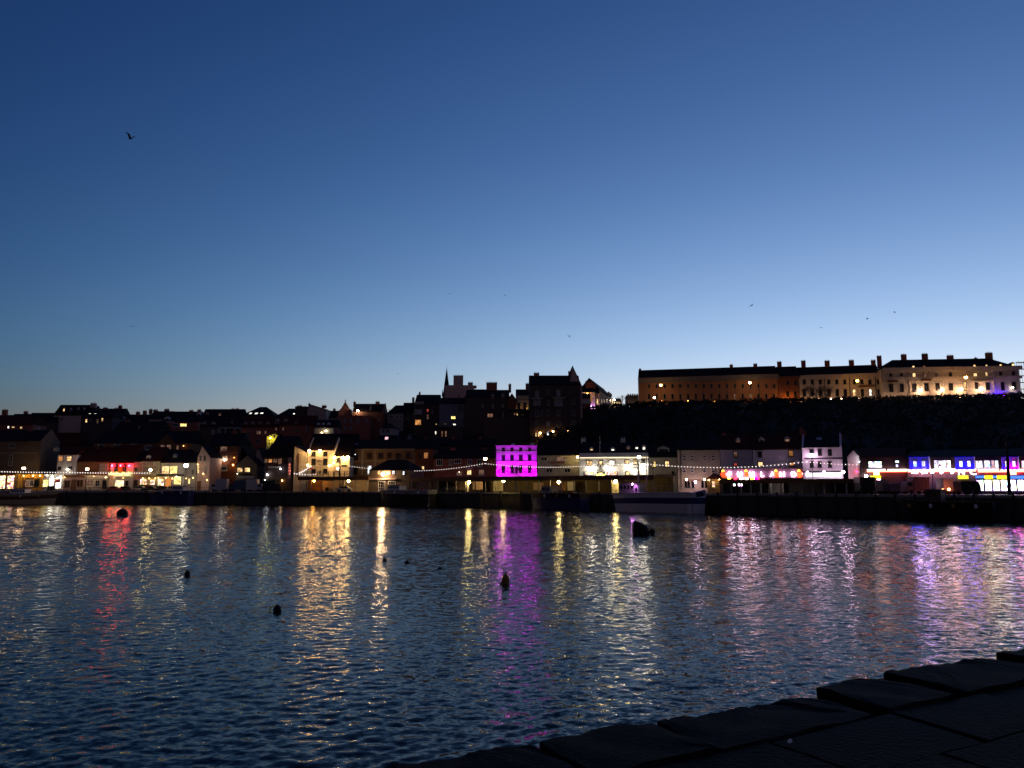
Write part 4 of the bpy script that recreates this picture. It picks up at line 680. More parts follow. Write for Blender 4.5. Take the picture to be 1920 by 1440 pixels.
_r, _F = house('dutch_gable_hall', 'brick hall with a curved dutch gable topped by a finial', 'hall', 634.5, 660, 776, Y=SKY - 14, roof='flat', wall='dark_brick', rm='slate')
b = MB(); P = [_F.hit(x, y) for x, y in ((634.8, 776), (636, 769), (640, 765), (643, 760), (645, 756.5), (647.3, 753), (649.5, 756.5), (652, 761), (655, 766), (659.6, 769), (659.7, 776))]
b.prism(P, 0.01, 0.6, 'y'); b.build('curved_gable', 'dark_brick', _r); x, z = _F.hit(647.3, 754); MB().ball((x, .3, z + .5), .28).tube((x, .3, z - .6), (x, .3, z + 1.5), .1, .03).build('finial', 'stone', _r)
house('brick_block', 'big brick block with rows of pale windows and raised end gables on the skyline', 'apartment block', 660.5, 719, 772, Y=SKY - 16, ridge=757, wall='brick', rm='dark_tile', par=True, D=10, w=grid((671, 686), (789,), 5, 9, 'g', 'grey_trim') + grid((710, 721), (789,), 5, 4, 'g', 'grey_trim')[:1] + [(695, 764, 1.6, 8, 'g')], ch=[(665, 752, 4, 'dark_brick'), (708, 752, 7, 'dark_brick')], lt=[(671, 770, 'white', 75, .342, 1.2)])
house('brick_window_row', 'dark brick front with five pale windows under the dutch gable', 'house', 632, 694, 779, Y=SKY - 22, roof='flat', wall='dark_brick', rm='slate', w=grid((637, 647, 658, 671, 687), (789,), 4.5, 9, 'g', 'grey_trim', 's') + grid((637, 648, 659), (803,), 4.5, 8, 'g', 'grey_trim', 's'))
house('white_dormer_house', 'pale walled house with three windows under a sloping dark roof', 'house', 726, 757, 775, Y=SKY - 10, ridge=760, wall='grey_render', rm='slate', hipr=False, roof='hip', w=[(735, 782, 6, 6, 'd', 'white_trim', 'n'), (744, 782, 5, 6, 'd', 'white_trim', 'n'), (752, 781, 5, 6, 'd', 'white_trim', 'n')])
house('stepped_roof_house', 'dark house a step higher right of the pale walled house', 'house', 754, 776, 771, Y=SKY - 8, ridge=755, wall='dark_wall', rm='slate', ch=[(775, 744, 4)], w=[(762, 785, 4, 6, 'g', 'grey_trim', 'n'), (767, 785, 5, 7, 'd', 'grey_trim', 'n')])
house('bay_stack_house', 'tall dark house with stacked bays, one glowing orange', 'house', 777, 823, 757, Y=SKY - 20, ridge=740, wall='dark_wall', rm='slate', D=14, bx=[('bay', 778, 792, 768, 778, .8, 'grey_render'), ('bay', 779, 795, 753, 758, .5, 'mid_wall')], w=[(785, 755, 8, 4, 'd', 'grey_trim', 'p'), (784, 792, 12, 11, 'o', 'dark_trim', 'p'), (802, 770, 4, 6, 'r'), (802, 781.5, 4, 9, 'm'), (811, 773, 3, 6, 'g')], ch=[(787, 734, 3), (818, 741, 2)])
house('blue_house', 'blue grey house with a yellow lit window below the chimney gable', 'house', 823.5, 872, 757, Y=SKY - 24, ridge=746, wall='blue_grey_render', rm='slate', w=[(850, 783, 9, 6, 'y', 'dark_trim', 'p'), (862, 765, 8, 9, 'd', 'grey_trim', 'n'), (865, 780, 6, 10, 'g', 'grey_trim', 'n')], ch=[(860, 740, 3), (873, 743, 7)])
house('fairy_light_house', 'black terrace house with a string of fairy lights on its balcony', 'house', 812, 868, 800, Y=SKY - 40, roof='flat', wall='dark_wall', rm='slate', frame='dark_trim', w=[(817, 811.5, 3, 6, 'h'), (829, 813.5, 4, 11, 'm'), (836, 813.5, 4, 11, 'm'), (817, 826, 3, 6, 'h'), (818, 795.5, 3, 3, 'w'), (834, 795, 8, 3, 'm'), (852, 796, 6, 4, 'h')], bx=[('balcony', 814, 846, 800, 803, .8, 'dark_trim')])
house('gable_dormer_terrace', 'black terrace with two gabled dormers and a massive chimney', 'terrace', 872.5, 955, 745, Y=SKY - 30, ridge=731, wall='dark_wall', rm='slate', D=12, frame='grey_trim', w=[(905, 762, 5, 9, 'g', 'dark_trim', 'n'), (924, 762, 6, 10, 'g', 'dark_trim', 'n'), (943, 761, 6, 10, 'g', 'dark_trim', 'n'), (943, 778, 6, 11, 'g', 'dark_trim', 'n'), (919, 779, 11, 8, 'm', 'dark_trim', 'p'), (957, 779, 4, 6, 'd')], dm=[(924, 744, 6, 7, 'g', 'mid_wall'), (943, 743, 6, 7, 'g', 'mid_wall')], ch=[(922, 716, 20, 'dark_brick'), (889, 739, 6)])
house('cream_lit_house', 'cream walled house lit warm beside a brick gable near the top of the hill', 'house', 967, 993, 741, Y=SKY - 26, ridge=730, wall='cream', rm='slate', D=9, frame='dark_trim', w=[(973, 761, 5, 12, 'd'), (984, 761, 5, 12, 'd')], ch=[(956, 719, 5, 'dark_brick'), (989, 718, 7, 'dark_brick')], bx=[('band', 967, 993, 748, 749, .1, 'sandstone')], lt=[(991, 770, 'amber', 60, .2, 1.6), (975, 771, 'amber', 22, .16, 1.4)])
house('brick_end_gable', 'small red brick end gable left of the cream lit house', 'house', 951, 968, 751, Y=SKY - 32, roof='front', ridge=738, apex=960, wall='brick', rm='slate', D=8)
house('garden_room', 'low garden room with four narrow bright panes under the cream house', 'house', 950, 992, 771, Y=SKY - 38, ridge=767, wall='dark_wall', rm='dark_tile', D=5, frame='dark_trim', style='n', w=[(965, 776, 2.6, 5, 'm'), (970, 776, 2.8, 6, 'w'), (977, 776, 2.4, 5, 'w'), (981, 776, 2.4, 5, 'w'), (985, 776, 2, 5, 'm')])
tagw = house('retaining_wall', 'plain dark retaining wall below the garden room on the hillside', 'wall', 908, 992, 783, Y=SKY - 42, roof='flat', wall='dark_wall', rm='soil', D=3)
house('chimney_gable_house', 'pinkish gable wall carrying a big many potted chimney on the skyline', 'house', 833, 888, 722, Y=SKY + 2, roof='flat', wall='rose_wall', rm='slate', D=9, bx=[('stack', 850, 869, 707, 722.3, -.02, 'rose_wall')][:0], ch=[(859.5, 703, 18, 'rose_wall'), (882, 716, 9, 'mid_wall'), (891, 722, 5, 'dark_brick')], lt=[(893, 745, 'amber', 10, .2, 2.0)])
house('pink_ridge_house', 'low pink lit house just right of the big chimney gable', 'house', 888.5, 914, 740, Y=SKY + 1, ridge=730, wall='rose_wall', rm='slate', w=[(905, 744, 4, 4, 'd')])
# ---- tall dark hotel block
house('tall_dark_block', 'tall dark block of five window rows with a spiked right gable on the hill', 'hotel', 992.5, 1088, 722, Y=256, ridge=704, wall='dark_wall', rm='slate', D=13, frame='grey_trim', style='s',
      w=[(1007, 739, 7, 12, 'g'), (1028, 735, 6.5, 9, 'd'), (1047, 737, 7, 12, 'g'), (1028, 755, 6, 10, 'd'), (1075, 753, 7, 11, 'd'), (1007, 775, 7, 11, 'd'), (1015.5, 775, 3.5, 9, 'd'), (1028, 774, 7, 12, 'd'), (1047, 774, 7, 11, 'd'), (1075, 774, 7, 11, 'd'), (1006, 795, 9, 12, 'd'), (1028, 795, 7, 11, 'g'), (1048, 795, 8, 11, 'd'), (1075, 794, 7, 12, 'd'), (1007, 753, 14, 14, 'g', 'grey_trim', 'p'), (1047, 754, 16, 15, 'g', 'grey_trim', 'n'), (1005, 815, 2.4, 8, 'w', 'dark_trim', 'n'), (1010, 815, 2.4, 8, 'w', 'dark_trim', 'n'), (1027.5, 813, 5, 8, 'c', 'dark_trim', 'n'), (1043, 816, 3, 9, 'm', 'dark_trim', 'n'), (1051, 816, 3, 9, 'm', 'dark_trim', 'n'), (1074, 816, 2, 9, 'g', 'dark_trim', 'n'), (1079, 816, 2, 9, 'g', 'dark_trim', 'n')],
      ch=[(1006, 698, 10), (1068, 695, 5)], bx=[('bay_roof', 996, 1018, 746.5, 748.5, 1.0, 'grey_trim'), ('bay_roof', 1036, 1059, 745.5, 747.5, 1.0, 'grey_trim')], lt=[(1013, 812, 'amber', 60, .25, .7), (1037, 809, 'amber', 46, .25, .7), (1064, 808, 'amber', 60, .25, .7)])
_r, _F = house('spiked_gable', 'pale spiked gable end rising over the right side of the tall dark block', 'house', 1066, 1092, 728, Y=258, roof='front', ridge=686, apex=1073.5, wall='rose_wall', rm='slate', D=8)
house('white_row_house', 'small house with a pale band of windows behind the tall dark block', 'house', 1088.5, 1108, 745, Y=268, ridge=738, wall='dark_brick', rm='dark_tile', bx=[('pale_band', 1089, 1107, 748, 757, .1, 'cream')], w=grid((1092, 1096, 1100, 1104), (753,), 2.6, 5, 'd', 'white_trim', 'n'))
house('violet_house', 'house end washed in violet light under a many potted chimney', 'house', 1088.5, 1116, 735, Y=292, ridge=727, wall='lilac_render', rm='slate', ch=[(1105, 714, 15, 'dark_brick'), (1114, 721, 5, 'dark_brick')], lt=[(1110, 762, 'violet', 90, .25, 1.6), (1101, 739, 'sodium', 50, .36, 2.8)])
house('cream_strip_house', 'narrow cream lit house end right of the violet wall', 'house', 1116.5, 1124, 737, Y=293, ridge=729, wall='cream', rm='slate', w=[(1120, 753, 3, 10, 'w')], lt=[(1121, 764, 'warm', 60, .2, 1.5)])
house('falling_terrace', 'terrace of bay windowed houses falling away right of the violet house', 'terrace', 1124.5, 1150, 741, Y=296, Y1=330, base=768, ridge=733, wall='sandstone', rm='slate', zb=30, frame='grey_trim', w=grid((1128, 1133, 1138, 1144), (752,), 2.6, 8, 'm', 'grey_trim', 'n') + grid((1129, 1136, 1143), (764,), 2.6, 6, 'm', 'grey_trim', 'n'), ch=[(1143, 736, 5)], lt=[(1131, 768, 'warm', 30, .2, 1.5)])
house('terrace_end_house', 'last low house of the falling terrace', 'house', 1150.5, 1166, 753, Y=330, ridge=747, wall='sandstone', rm='slate', w=[(1156, 759, 3, 5, 'm')], lt=[(1152, 749.5, 'white', 130, .36, 1.5)])
_r, _F = house('battlemented_tower', 'black battlemented wall left of the hilltop terrace', 'tower', 1176, 1197, 741, Y=292, roof='flat', wall='dark_wall', rm='slate', D=6, lt=[(1181, 762, 'white', 60, .3, 1.6)])
for k in range(5):
    x, z = _F.hit(1178 + 4.2 * k, 741); MB().box(x - .25, x + .25, 0, .5, z + .004, z + .55).build('merlon', 'dark_wall', _r)
# ---- church spire
p = at(837, 750, 322); r = thing('church', 'church with a slender dark pointed spire on the skyline', 'church', (p.x, p.y, ground_z(p.x, p.y) - 1)); h0 = at(837, 744, 322).z - r.location.z; h1 = at(837, 690, 322).z - r.location.z
MB().box(-1.6, 1.6, -1.6, 1.6, 0, h0).build('tower', 'dark_wall', r); MB().lathe([(1.75, h0), (1.5, h0 + .4), (.95, h0 + (h1 - h0) * .45), (.05, h1)], n=8).build('spire', 'slate', r)
MB().tube((0, 0, h1 - .2), (0, 0, h1 + 1.0), .05).build('weather_vane', 'black_iron', r)
for sx in (-1, 1): MB().lathe([(.35, h0), (.3, h0 + 1.2), (.02, h0 + 3)], (sx * 1.5, -1.5, 0), 6).build('pinnacle', 'slate', r)

# ================================================================ hilltop terrace
ups = [1217 + 14.65 * i for i in range(30)]
xs = [x for x in ups if x < 1455]
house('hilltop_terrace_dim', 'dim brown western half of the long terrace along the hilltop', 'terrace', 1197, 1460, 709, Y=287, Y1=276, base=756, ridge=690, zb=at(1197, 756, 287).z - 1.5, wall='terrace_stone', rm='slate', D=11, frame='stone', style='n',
      w=[(x, 724, 5, 8, 'd') for x in xs] + [(x, 743.5, 5, 11, 'm' if i in (11, 13) else 'd') for i, x in enumerate(xs)], sk=[(x, 708 - (x - 1200) * .012, 4, 4, 'w' if k else 'd') for x, k in ((1213, 1), (1234, 1), (1251, 0), (1264, 0), (1280, 0), (1294, 0), (1308, 1), (1324, 0), (1339, 0), (1354, 0), (1368, 0), (1400, 1), (1414, 1), (1428, 0), (1444, 0))],
      ch=[(1200, 690, 4, 'dark_brick'), (1371, 682.5, 6, 'dark_brick'), (1416, 681, 7, 'dark_brick')], bx=[('cornice', 1197, 1460, 709, 711, .4, 'stone')] + [('downpipe', x, x + .8, 712, 752, .15, 'dark_trim') for x in (1208, 1273, 1318, 1362, 1378, 1423)], lt=[(1405, 751, 'sodium', 5, .2, 2.0), (1440, 752, 'sodium', 18, .25, 2.5), (1390, 752, 'sodium', 9, .25, 4), (1340, 752, 'sodium', 9, .25, 4), (1290, 752, 'sodium', 9, .25, 4), (1240, 752, 'sodium', 9, .25, 4)])
xs = [x for x in ups if x > 1462]
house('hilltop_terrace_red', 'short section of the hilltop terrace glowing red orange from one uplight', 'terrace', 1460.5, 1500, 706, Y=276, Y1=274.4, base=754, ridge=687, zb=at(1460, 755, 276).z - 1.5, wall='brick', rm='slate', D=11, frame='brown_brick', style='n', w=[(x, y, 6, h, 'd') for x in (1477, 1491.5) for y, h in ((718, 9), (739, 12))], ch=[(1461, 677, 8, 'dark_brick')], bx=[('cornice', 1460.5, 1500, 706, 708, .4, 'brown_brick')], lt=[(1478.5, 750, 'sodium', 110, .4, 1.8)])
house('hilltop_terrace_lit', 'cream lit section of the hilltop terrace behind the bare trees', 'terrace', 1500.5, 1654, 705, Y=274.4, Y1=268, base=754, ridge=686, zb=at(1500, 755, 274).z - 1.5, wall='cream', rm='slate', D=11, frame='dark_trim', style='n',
      w=[(x, 716, 5.5, 9, 'd') for x in (1508, 1523, 1538, 1554, 1569, 1584, 1602, 1616, 1631, 1647)] + [(x, 736, 6, 13, k) for x, k in ((1508, 'd'), (1523, 'd'), (1538, 'd'), (1554, 'd'), (1570, 'd'), (1585, 'd'), (1601.5, 'w'), (1617, 'd'), (1632, 'h'), (1648, 'd'))], sk=[(1551, 699, 2.5, 5, 'm'), (1566.5, 699, 4, 5, 'w'), (1525, 700, 4, 4, 'd'), (1590, 699, 4, 4, 'd')],
      ch=[(1506, 675, 8, 'dark_brick'), (1550.5, 675, 9, 'dark_brick'), (1596, 674, 9, 'dark_brick'), (1637, 674, 8, 'dark_brick'), (1648, 666, 8, 'dark_brick')], bx=[('cornice', 1500.5, 1654, 704, 706, .4, 'cream'), ('veranda', 1610, 1640, 722.5, 724.5, 1.2, 'timber')] + [('downpipe', x, x + .8, 707, 746, .15, 'dark_trim') for x in (1546, 1593, 1642)],
      lt=[(x, 748, 'peach', 26, .25, 3.0) for x in (1516, 1536, 1558, 1578, 1610, 1640)])
_r, _F = house('hilltop_pavilion', 'taller pavilion ending the hilltop terrace, floodlit by four lamps at its foot', 'hotel', 1654.5, 1916, 690.5, Y=266, Y1=261, base=752, roof='hip', ridge=673, zb=at(1654, 754, 266).z - 1.5, wall='cream', rm='slate', D=13, frame='dark_trim', style='s',
      w=[(1670, 703, 5, 5, 'd'), (1690, 702.5, 5, 5, 'd'), (1714, 704.5, 7, 10, 'w'), (1734, 704.5, 4, 9, 'm'), (1756, 704, 5, 9, 'm'), (1782, 703, 6, 9, 'd'), (1828.5, 704, 8, 9, 'w'), (1849.5, 702.5, 5, 10, 'w'), (1876, 702, 6, 9, 'd'), (1900, 701, 6, 10, 'd'), (1671, 727.5, 8, 15, 'd'), (1691, 727, 7, 15, 'd'), (1715, 727, 8, 15, 'd'), (1737, 726, 8, 15, 'd'), (1758, 725, 8, 14, 'd'), (1783, 725, 8, 13, 'd'), (1809, 724, 7, 16, 'w'), (1831, 723, 7, 13, 'd'), (1852, 724, 8, 14, 'd'), (1880, 724, 7, 15, 'd'), (1901, 723, 8, 14, 'd'), (1692, 747, 8, 6, 'd')],
      dm=[(1712.5, 688, 6, 6, 'w', 'slate'), (1733, 687.5, 2.6, 5, 'm', 'slate'), (1827, 686, 6, 6.5, 'w', 'slate'), (1849.5, 685.5, 5, 5, 'w', 'slate'), (1876, 684.5, 6, 5, 'w', 'slate'), (1899, 684, 6, 6, 'w', 'slate')], ch=[(1694, 663, 9, 'dark_brick'), (1733.5, 662, 10, 'dark_brick'), (1781, 665, 11, 'dark_brick'), (1853.5, 660, 12, 'dark_brick'), (1829, 669, 4, 'dark_brick')],
      bx=[('cornice', 1654.5, 1916, 690, 693, .5, 'cream'), ('string_course', 1654.5, 1916, 708, 709.4, .25, 'cream'), ('balcony', 1664, 1682, 713, 717, .9, 'timber'), ('balcony', 1726, 1745, 711, 714, .9, 'timber'), ('balcony_hood', 1824, 1858, 714, 716, .8, 'cream')] + [('pilaster', x, x + 1.6, 694, 738, .2, 'cream') for x in (1704, 1743, 1768, 1812, 1862)],
      lt=[(1727, 731, 'peach', 130, .42, 1.6), (1767, 730.5, 'peach', 130, .4, 1.6), (1802.5, 730, 'peach', 130, .4, 1.6), (1841.5, 729, 'peach', 130, .44, 1.6), (1682, 748, 'peach', 40, .3, 2.2), (1660, 747, 'peach', 40, .3, 2.2), (1702, 746, 'peach', 30, .3, 2.2), (1878, 738, 'blue', 260, .3, 1.8), (1882, 741, 'purple', 60, .2, 1.8), (1899, 727, 'white', 40, .25, .6), (1895, 743, 'amber', 40, .25, 2.0)])

# ================================================================ quayside
def Yq(px, back): return quay(px).y + back
# ---- covered quay shed with its terrace and kiosks
def shed(name, label, cat, px0, px1, back, D, ytop, wall, n, walls=(), lamps=(), roofm='felt_roof', thick=0.9, label_w=None):
    Y0, Y1 = Yq(px0, back), Yq(px1, back); F = Front(px0, px1, Y0, Y1, 922); F.zb = QZ; r = thing(name, label, cat, (F.A.x, F.A.y, QZ), F.rz); W = F.W
    zt = F.hit((px0 + px1) / 2, ytop)[1]
    MB().box(-.3, W + .3, -.4, D + .3, zt - .25, zt).build('roof', roofm, r)
    MB().box(-.32, W + .32, -.5, -.4, zt - thick, zt + .05).build('fascia', 'timber' if thick < 1.2 else 'felt_roof', r)
    MB().box(0, W, D - .15, D, 0.01, zt - .25).build('rear_wall', wall, r)
    pm = MB().box(-.09, .09, -.09, .09, 0, zt - .25).mesh('post', 'grey_trim')
    for i in range(n + 1): link('post', pm, r, (.15 + (W - .3) * i / n, -.1, 0))
    for s in walls:
        nm, a, c, y0, y1, off, mt = s; x0, z1 = F.hit(a, y0, off); x1, z0 = F.hit(c, y1, off); MB().box(x0, x1, off, off + .12, max(.01, z0), z1).build(nm, mt, r)
    for px, py, cl, st, rad in lamps:
        x, z = F.hit(px, py, .4); o = MB().box(x - .2, x + .2, .3, .5, z + rad, zt - .25).build('lamp_bracket', 'black_iron', r); MB().ball((x, .4, z), rad).build('bulb', lampmat(cl, st), o)
    return r, F
shed('terrace_shed', 'low quay shed under the inn terrace with one orange lamp', 'shed', 561, 690, 4, 7, 894, 'rose_wall', 6,
     [('timber_door', 578, 602, 901, 921, 3, 'timber'), ('panel_wall', 604, 634, 902, 921, 3, 'pink_render'), ('bin', 610, 616, 914, 921, 1, 'dark_trim'), ('drum', 617, 626, 916, 921, 1, 'stone')], [(589, 901.5, 'sodium', 60, .3), (653.5, 902, 'gold', 90, .32)])
shed('quay_canopy', 'long flat roofed open quay canopy with posts and hanging yellow lamps', 'canopy', 771, 1226, 4, 8, 893.5, 'dark_stone', 22,
     [('pale_panel', 782, 808, 902, 918, 5, 'pink_render'), ('pale_panel', 812, 822, 902, 918, 5, 'grey_render'), ('pale_panel', 853, 873, 902, 919, 5, 'rose_wall'), ('white_post', 875.5, 878.5, 903, 922, .6, 'white_render'), ('pale_panel', 886, 905, 903, 918, 5, 'rose_wall'), ('pale_panel', 925, 943, 902, 921, 4, 'cream'), ('white_post', 966, 969, 903, 921, .3, 'grey_trim'), ('pale_panel', 1000, 1018, 905, 919, 5, 'rose_wall'), ('pale_panel', 1022, 1062, 903, 920, 5, 'timber'), ('pale_panel', 1064, 1078, 903, 920, 5, 'grey_render'), ('pale_panel', 1146, 1160, 903, 924, 2, 'cream')],
     [(879.5, 904, 'gold', 90, .34), (944, 901.5, 'gold', 90, .34), (1048, 904, 'gold', 90, .34), (1154, 903, 'gold', 90, .34)])
shed('fish_market', 'black open fish market shed on the quay in front of the arcade letters', 'market shed', 1353, 1612, 10, 6, 899, 'dark_wall', 13, [('end_wall', 1354, 1375, 898, 925, .3, 'dark_trim'), ('shutter', 1440, 1470, 904, 927, 4, 'mid_wall'), ('shutter', 1505, 1560, 904, 927, 4.5, 'dark_wall')], [(1453, 902.5, 'cool', 60, .2)], roofm='dark_tile', thick=.7)
# kiosk with a hipped roof
_r, _F = house('waiting_room', 'two storey quayside office with a hipped roof and a lamp on its lit window', 'kiosk', 691, 768, 882, Y=Yq(700, 6), Y1=Yq(760, 6), base=FB, roof='hip', ridge=862, wall='dark_stone', rm='slate', D=7, frame='timber',
      w=[(711, 886, 6, 8, 'w'), (726, 886, 14, 8, 'y', 'timber', 'g'), (738, 886, 6, 8, 'c'), (757, 887, 4, 8, 'c'), (716, 911, 13, 18, 'd', 'white_trim', 'g'), (735, 911, 14, 18, 'd', 'white_trim', 'g')], bx=[('band', 690, 745, 897, 899, .4, 'rose_wall')], lt=[(718, 889, 'warm', 240, .4, 1.2)])
# glass shelter (red canopied stall) left of the canopy
# ---- vans, kiosks and lorries parked on the quay
def wheel(parent, x, y, z, r=.34, w=.22): return MB().tube((x, y - w / 2, z), (x, y + w / 2, z), r, r, 12).build('wheel', 'tyre', parent)
def box_van(label, px0, px1, ytop, ybot, back, m, cab='r', cat='van', name='box_van', lights=False, D=2.2):
    Y = Yq((px0 + px1) / 2, back); F = Front(px0, px1, Y, Y, ybot); F.zb = QZ; r = thing(name, label, cat, (F.A.x, F.A.y, QZ), F.rz); W = F.W; H = F.hit((px0 + px1) / 2, ytop)[1]
    c = min(1.7, W * .32) if cab else 0; x0, x1 = (c, W) if cab == 'l' else (0, W - c)
    b = MB().box(x0 + .03, x1 - .03, 0, D, .55, H); b.box(x0, x1, -.04, D + .04, .5, .62); b.box(x0, x1, -.03, D + .03, H - .08, H + .04); b.build('body', m, r)
    for i in range(1, 4): MB().box(x0 + (x1 - x0) * i / 4 - .02, x0 + (x1 - x0) * i / 4 + .02, -.03, -.002, .66, H - .1).build('rib', m, r)
    if cab:
        q = [(0, .45), (0, 1.25), (.35, 2.05), (c, 2.1), (c, .45)]; q = [(W - a, z) for a, z in q][::-1] if cab == 'r' else q
        MB().prism(q, .08, D - .08, 'y').build('cab', m, r); wx = (.3, c - .2) if cab == 'l' else (W - c + .2, W - .3)
        MB().box(*wx, .04, .078, 1.3, 1.9).build('window', 'glass', r)
    for x in ((x0 + .7, x1 - .6) if not cab else (.75, W - .75)): wheel(r, x, .12, .34); wheel(r, x, D - .12, .34)
    if lights:
        for yy in (.35, D - .35): MB().box(-.06, -.001, yy - .12, yy + .12, .8, 1.0).build('tail_light', lampmat('red', 30), r)
    return r
box_van('pale lilac box van parked left of the blue van on the far quay', 394, 424, 898, 921, 3, 'van_white', 'l')
box_van('dark blue box van between the two pale vans on the far quay', 427, 459, 901, 921, 3, 'van_blue', 'l')
box_van('pale box van with a dark side panel right of the blue van', 461, 491, 899, 921, 3, 'van_white', 'r')
box_van('black lorry parked in front of the dark pub', 492, 526, 902, 921, 3.5, 'hull_black', 'r', 'lorry', 'lorry')
box_van('square pink crate van standing right of the black container', 1668, 1691, 907, 927, 8, 'crate_pink', None, 'trailer', 'trailer')
box_van('large dim pink sided lorry in front of the blue arcade bays', 1700, 1745, 895, 927, 12, 'crate_pink', 'l', 'lorry', 'lorry')
box_van('dull white box lorry with glowing red tail lights', 1770, 1800, 898, 927, 13, 'van_white', 'r', 'lorry', 'lorry')
box_van('black square container stacked left of the pink crate van', 1613, 1643, 895, 928, 6, 'hull_black', None, 'container', 'container')
box_van('narrow dark grey container beside the pink crate van', 1655, 1667, 900, 927, 9, 'mid_wall', None, 'container', 'container')
_l = box_van('black tipper lorry with a sloping cab at the right of the quay', 1803, 1842, 903, 928, 9, 'hull_black', 'r', 'lorry', 'lorry')
p = at(1767, 917, Yq(1767, 11)); 
r = thing('rear_lamp_board', 'pair of red rear lamps glowing behind the dull white lorry', 'rear lamps', (p.x, p.y, QZ)); h = p.z - QZ
MB().box(-.1, 1.1, 0, .12, h - .35, h - .2).box(-.05, .05, 0, .1, 0, h - .35).box(.95, 1.05, 0, .1, 0, h - .35).build('board', 'black_iron', r)
for x, s_ in ((0, 18), (.95, 45)): MB().ball((x, -.12, h - .05), .14 if x == 0 else .2).build('lamp', glow('rear_%d' % s_, (1, .2, .06), s_), r)
# ---- cars
def car_mesh():
    b = bmesh.new(); P = [(-2.05, .35), (-2.1, .72), (-1.95, .88), (-1.35, .95), (-.75, 1.42), (.75, 1.45), (1.35, 1.0), (1.95, .86), (2.08, .65), (2.05, .35)]
    prev = None
    rings = []
    for y, k in ((-.82, .96), (-.8, 1), (.8, 1), (.82, .96)): rings.append([b.verts.new((x * k, y if z < 1 else y * .84, z)) for x, z in P])
    for a, c in zip(rings, rings[1:]):
        for i in range(len(P)): b.faces.new((a[i], a[(i + 1) % len(P)], c[(i + 1) % len(P)], c[i]))
    b.faces.new(rings[0][::-1]); b.faces.new(rings[-1]); me = bpy.data.meshes.new('body'); b.normal_update(); bmesh.ops.recalc_face_normals(b, faces=b.faces); b.to_mesh(me); b.free(); return me
_cm = car_mesh(); _wm = MB().tube((0, -.1, 0), (0, .1, 0), .31, .31, 12).mesh('wheel', 'tyre')
_gm = MB().prism([(-1.2, .98), (-.74, 1.36), (.72, 1.39), (1.2, 1.0)], -.80, -.72, 'y').mesh('side_window', 'glass'); _hm = MB().ball((0, 0, 0), .09).mesh('headlight', 'white_trim')
def car(px, py, back, m, label, rz=0.0):
    Y = Yq(px, back); p = at(px, 920, Y); r = thing('parked_car', label, 'car', (p.x, Y, QZ), rz, None); r['group'] = 'cars parked along the far quay'
    me = _cm.copy(); me.materials.clear(); me.materials.append(MATS[m]); link('body', me, r)
    link('side_window', _gm, r); link('side_window', _gm, r, (0, 1.52, 0))
    for x in (-1.28, 1.3):
        for y in (-.74, .74): link('wheel', _wm, r, (x, y, .31))
    for y in (-.6, .6): link('headlight', _hm, r, (-2.02, y, .68))
for a in ((44, 0, 7, 'car_dark', 'dark car parked in front of the yellow shop, nearest the left lamp'), (66, 0, 6.5, 'car_silver', 'silver car parked right of the dark car by the yellow shop'), (12, 0, 7, 'car_red', 'dark red car parked before the restaurant at the far left edge'), (214, 0, 7, 'car_red', 'dark red car parked under the red lit front'), (234, 0, 8, 'car_dark', 'black car parked right of the red car under the red lit front'),
          (262, 0, 7, 'car_silver', 'silver car parked before the narrow pink house'), (282, 0, 7, 'car_dark', 'dark car parked in front of the hotel'), (306, 0, 7, 'car_dark', 'dark car parked left of the orange arched door'), (326, 0, 6, 'car_silver', 'silver car parked right of the orange arched door'),
          (1392, 0, 26, 'car_silver', 'silver car standing under the small arcade signs'), (645, 0, 3, 'car_silver', 'pale car parked under the yellow lamp of the terrace shed'), (840, 0, 3, 'car_dark', 'dark car parked under the left part of the quay canopy')): car(*a)
# ---- street lamps
def street_lamp(px, py, back, label, col, st, rad, style='lantern', Y=None, zg=None):
    Y = Y or Yq(px, back); p = at(px, py, Y); zg = QZ if zg is None else zg; h = p.z - zg; r = thing('street_lamp', label, 'street lamp', (p.x, Y, zg)); r['group'] = 'street lamps of the town'
    b = MB().tube((0, 0, 0), (0, 0, .9), .13, .11, 8).tube((0, 0, .9), (0, 0, h - .5), .07, .05, 8).box(-.35, .35, -.03, .03, h - 1.1, h - 1.04); b.build('post', 'black_iron', r)
    c = MB().lathe([(rad * .9, h + rad * .55), (rad * .5, h + rad * 1.0), (.04, h + rad * 1.3)], n=8); c.build('cap', 'black_iron', r)
    MB().lathe([(rad * .45, h - .5), (rad * .55, h - rad), (rad * .5, h - rad * .9)], n=8).build('collar', 'black_iron', r)
    MB().ball((0, 0, h), rad, 10, 6).build('lamp_glass', lampmat(col, st), r); return r
for a in ((44.5, 878, 3, 'ornate quay lamp in front of the yellow shop on the left', 'warm', 70, .38), (163.5, 879.5, 3, 'ornate quay lamp in front of the pale green shop', 'warm', 70, .38), (282, 881, 3, 'ornate quay lamp in front of the hotel', 'gold', 80, .38), (349, 872.5, 3, 'tall quay lamp with the largest pale globe, by the grey gable house', 'white', 32, .62),
          (910, 860, 9, 'tall lamp standing left of the purple house', 'warm', 70, .38), (1198, 857, 12, 'tall lamp standing before the right half of the white cafe', 'white', 70, .34), (637, 880, 5, 'dark unlit lamp post before the inn right wing', 'warm', .02, .25), (1522, 853, 20, 'slim white lamp standing before the lilac house', 'rose', 60, .34), (1224, 868, 5, 'thin unlit lamp post before the cream low house', 'warm', .02, .2)): street_lamp(*a)
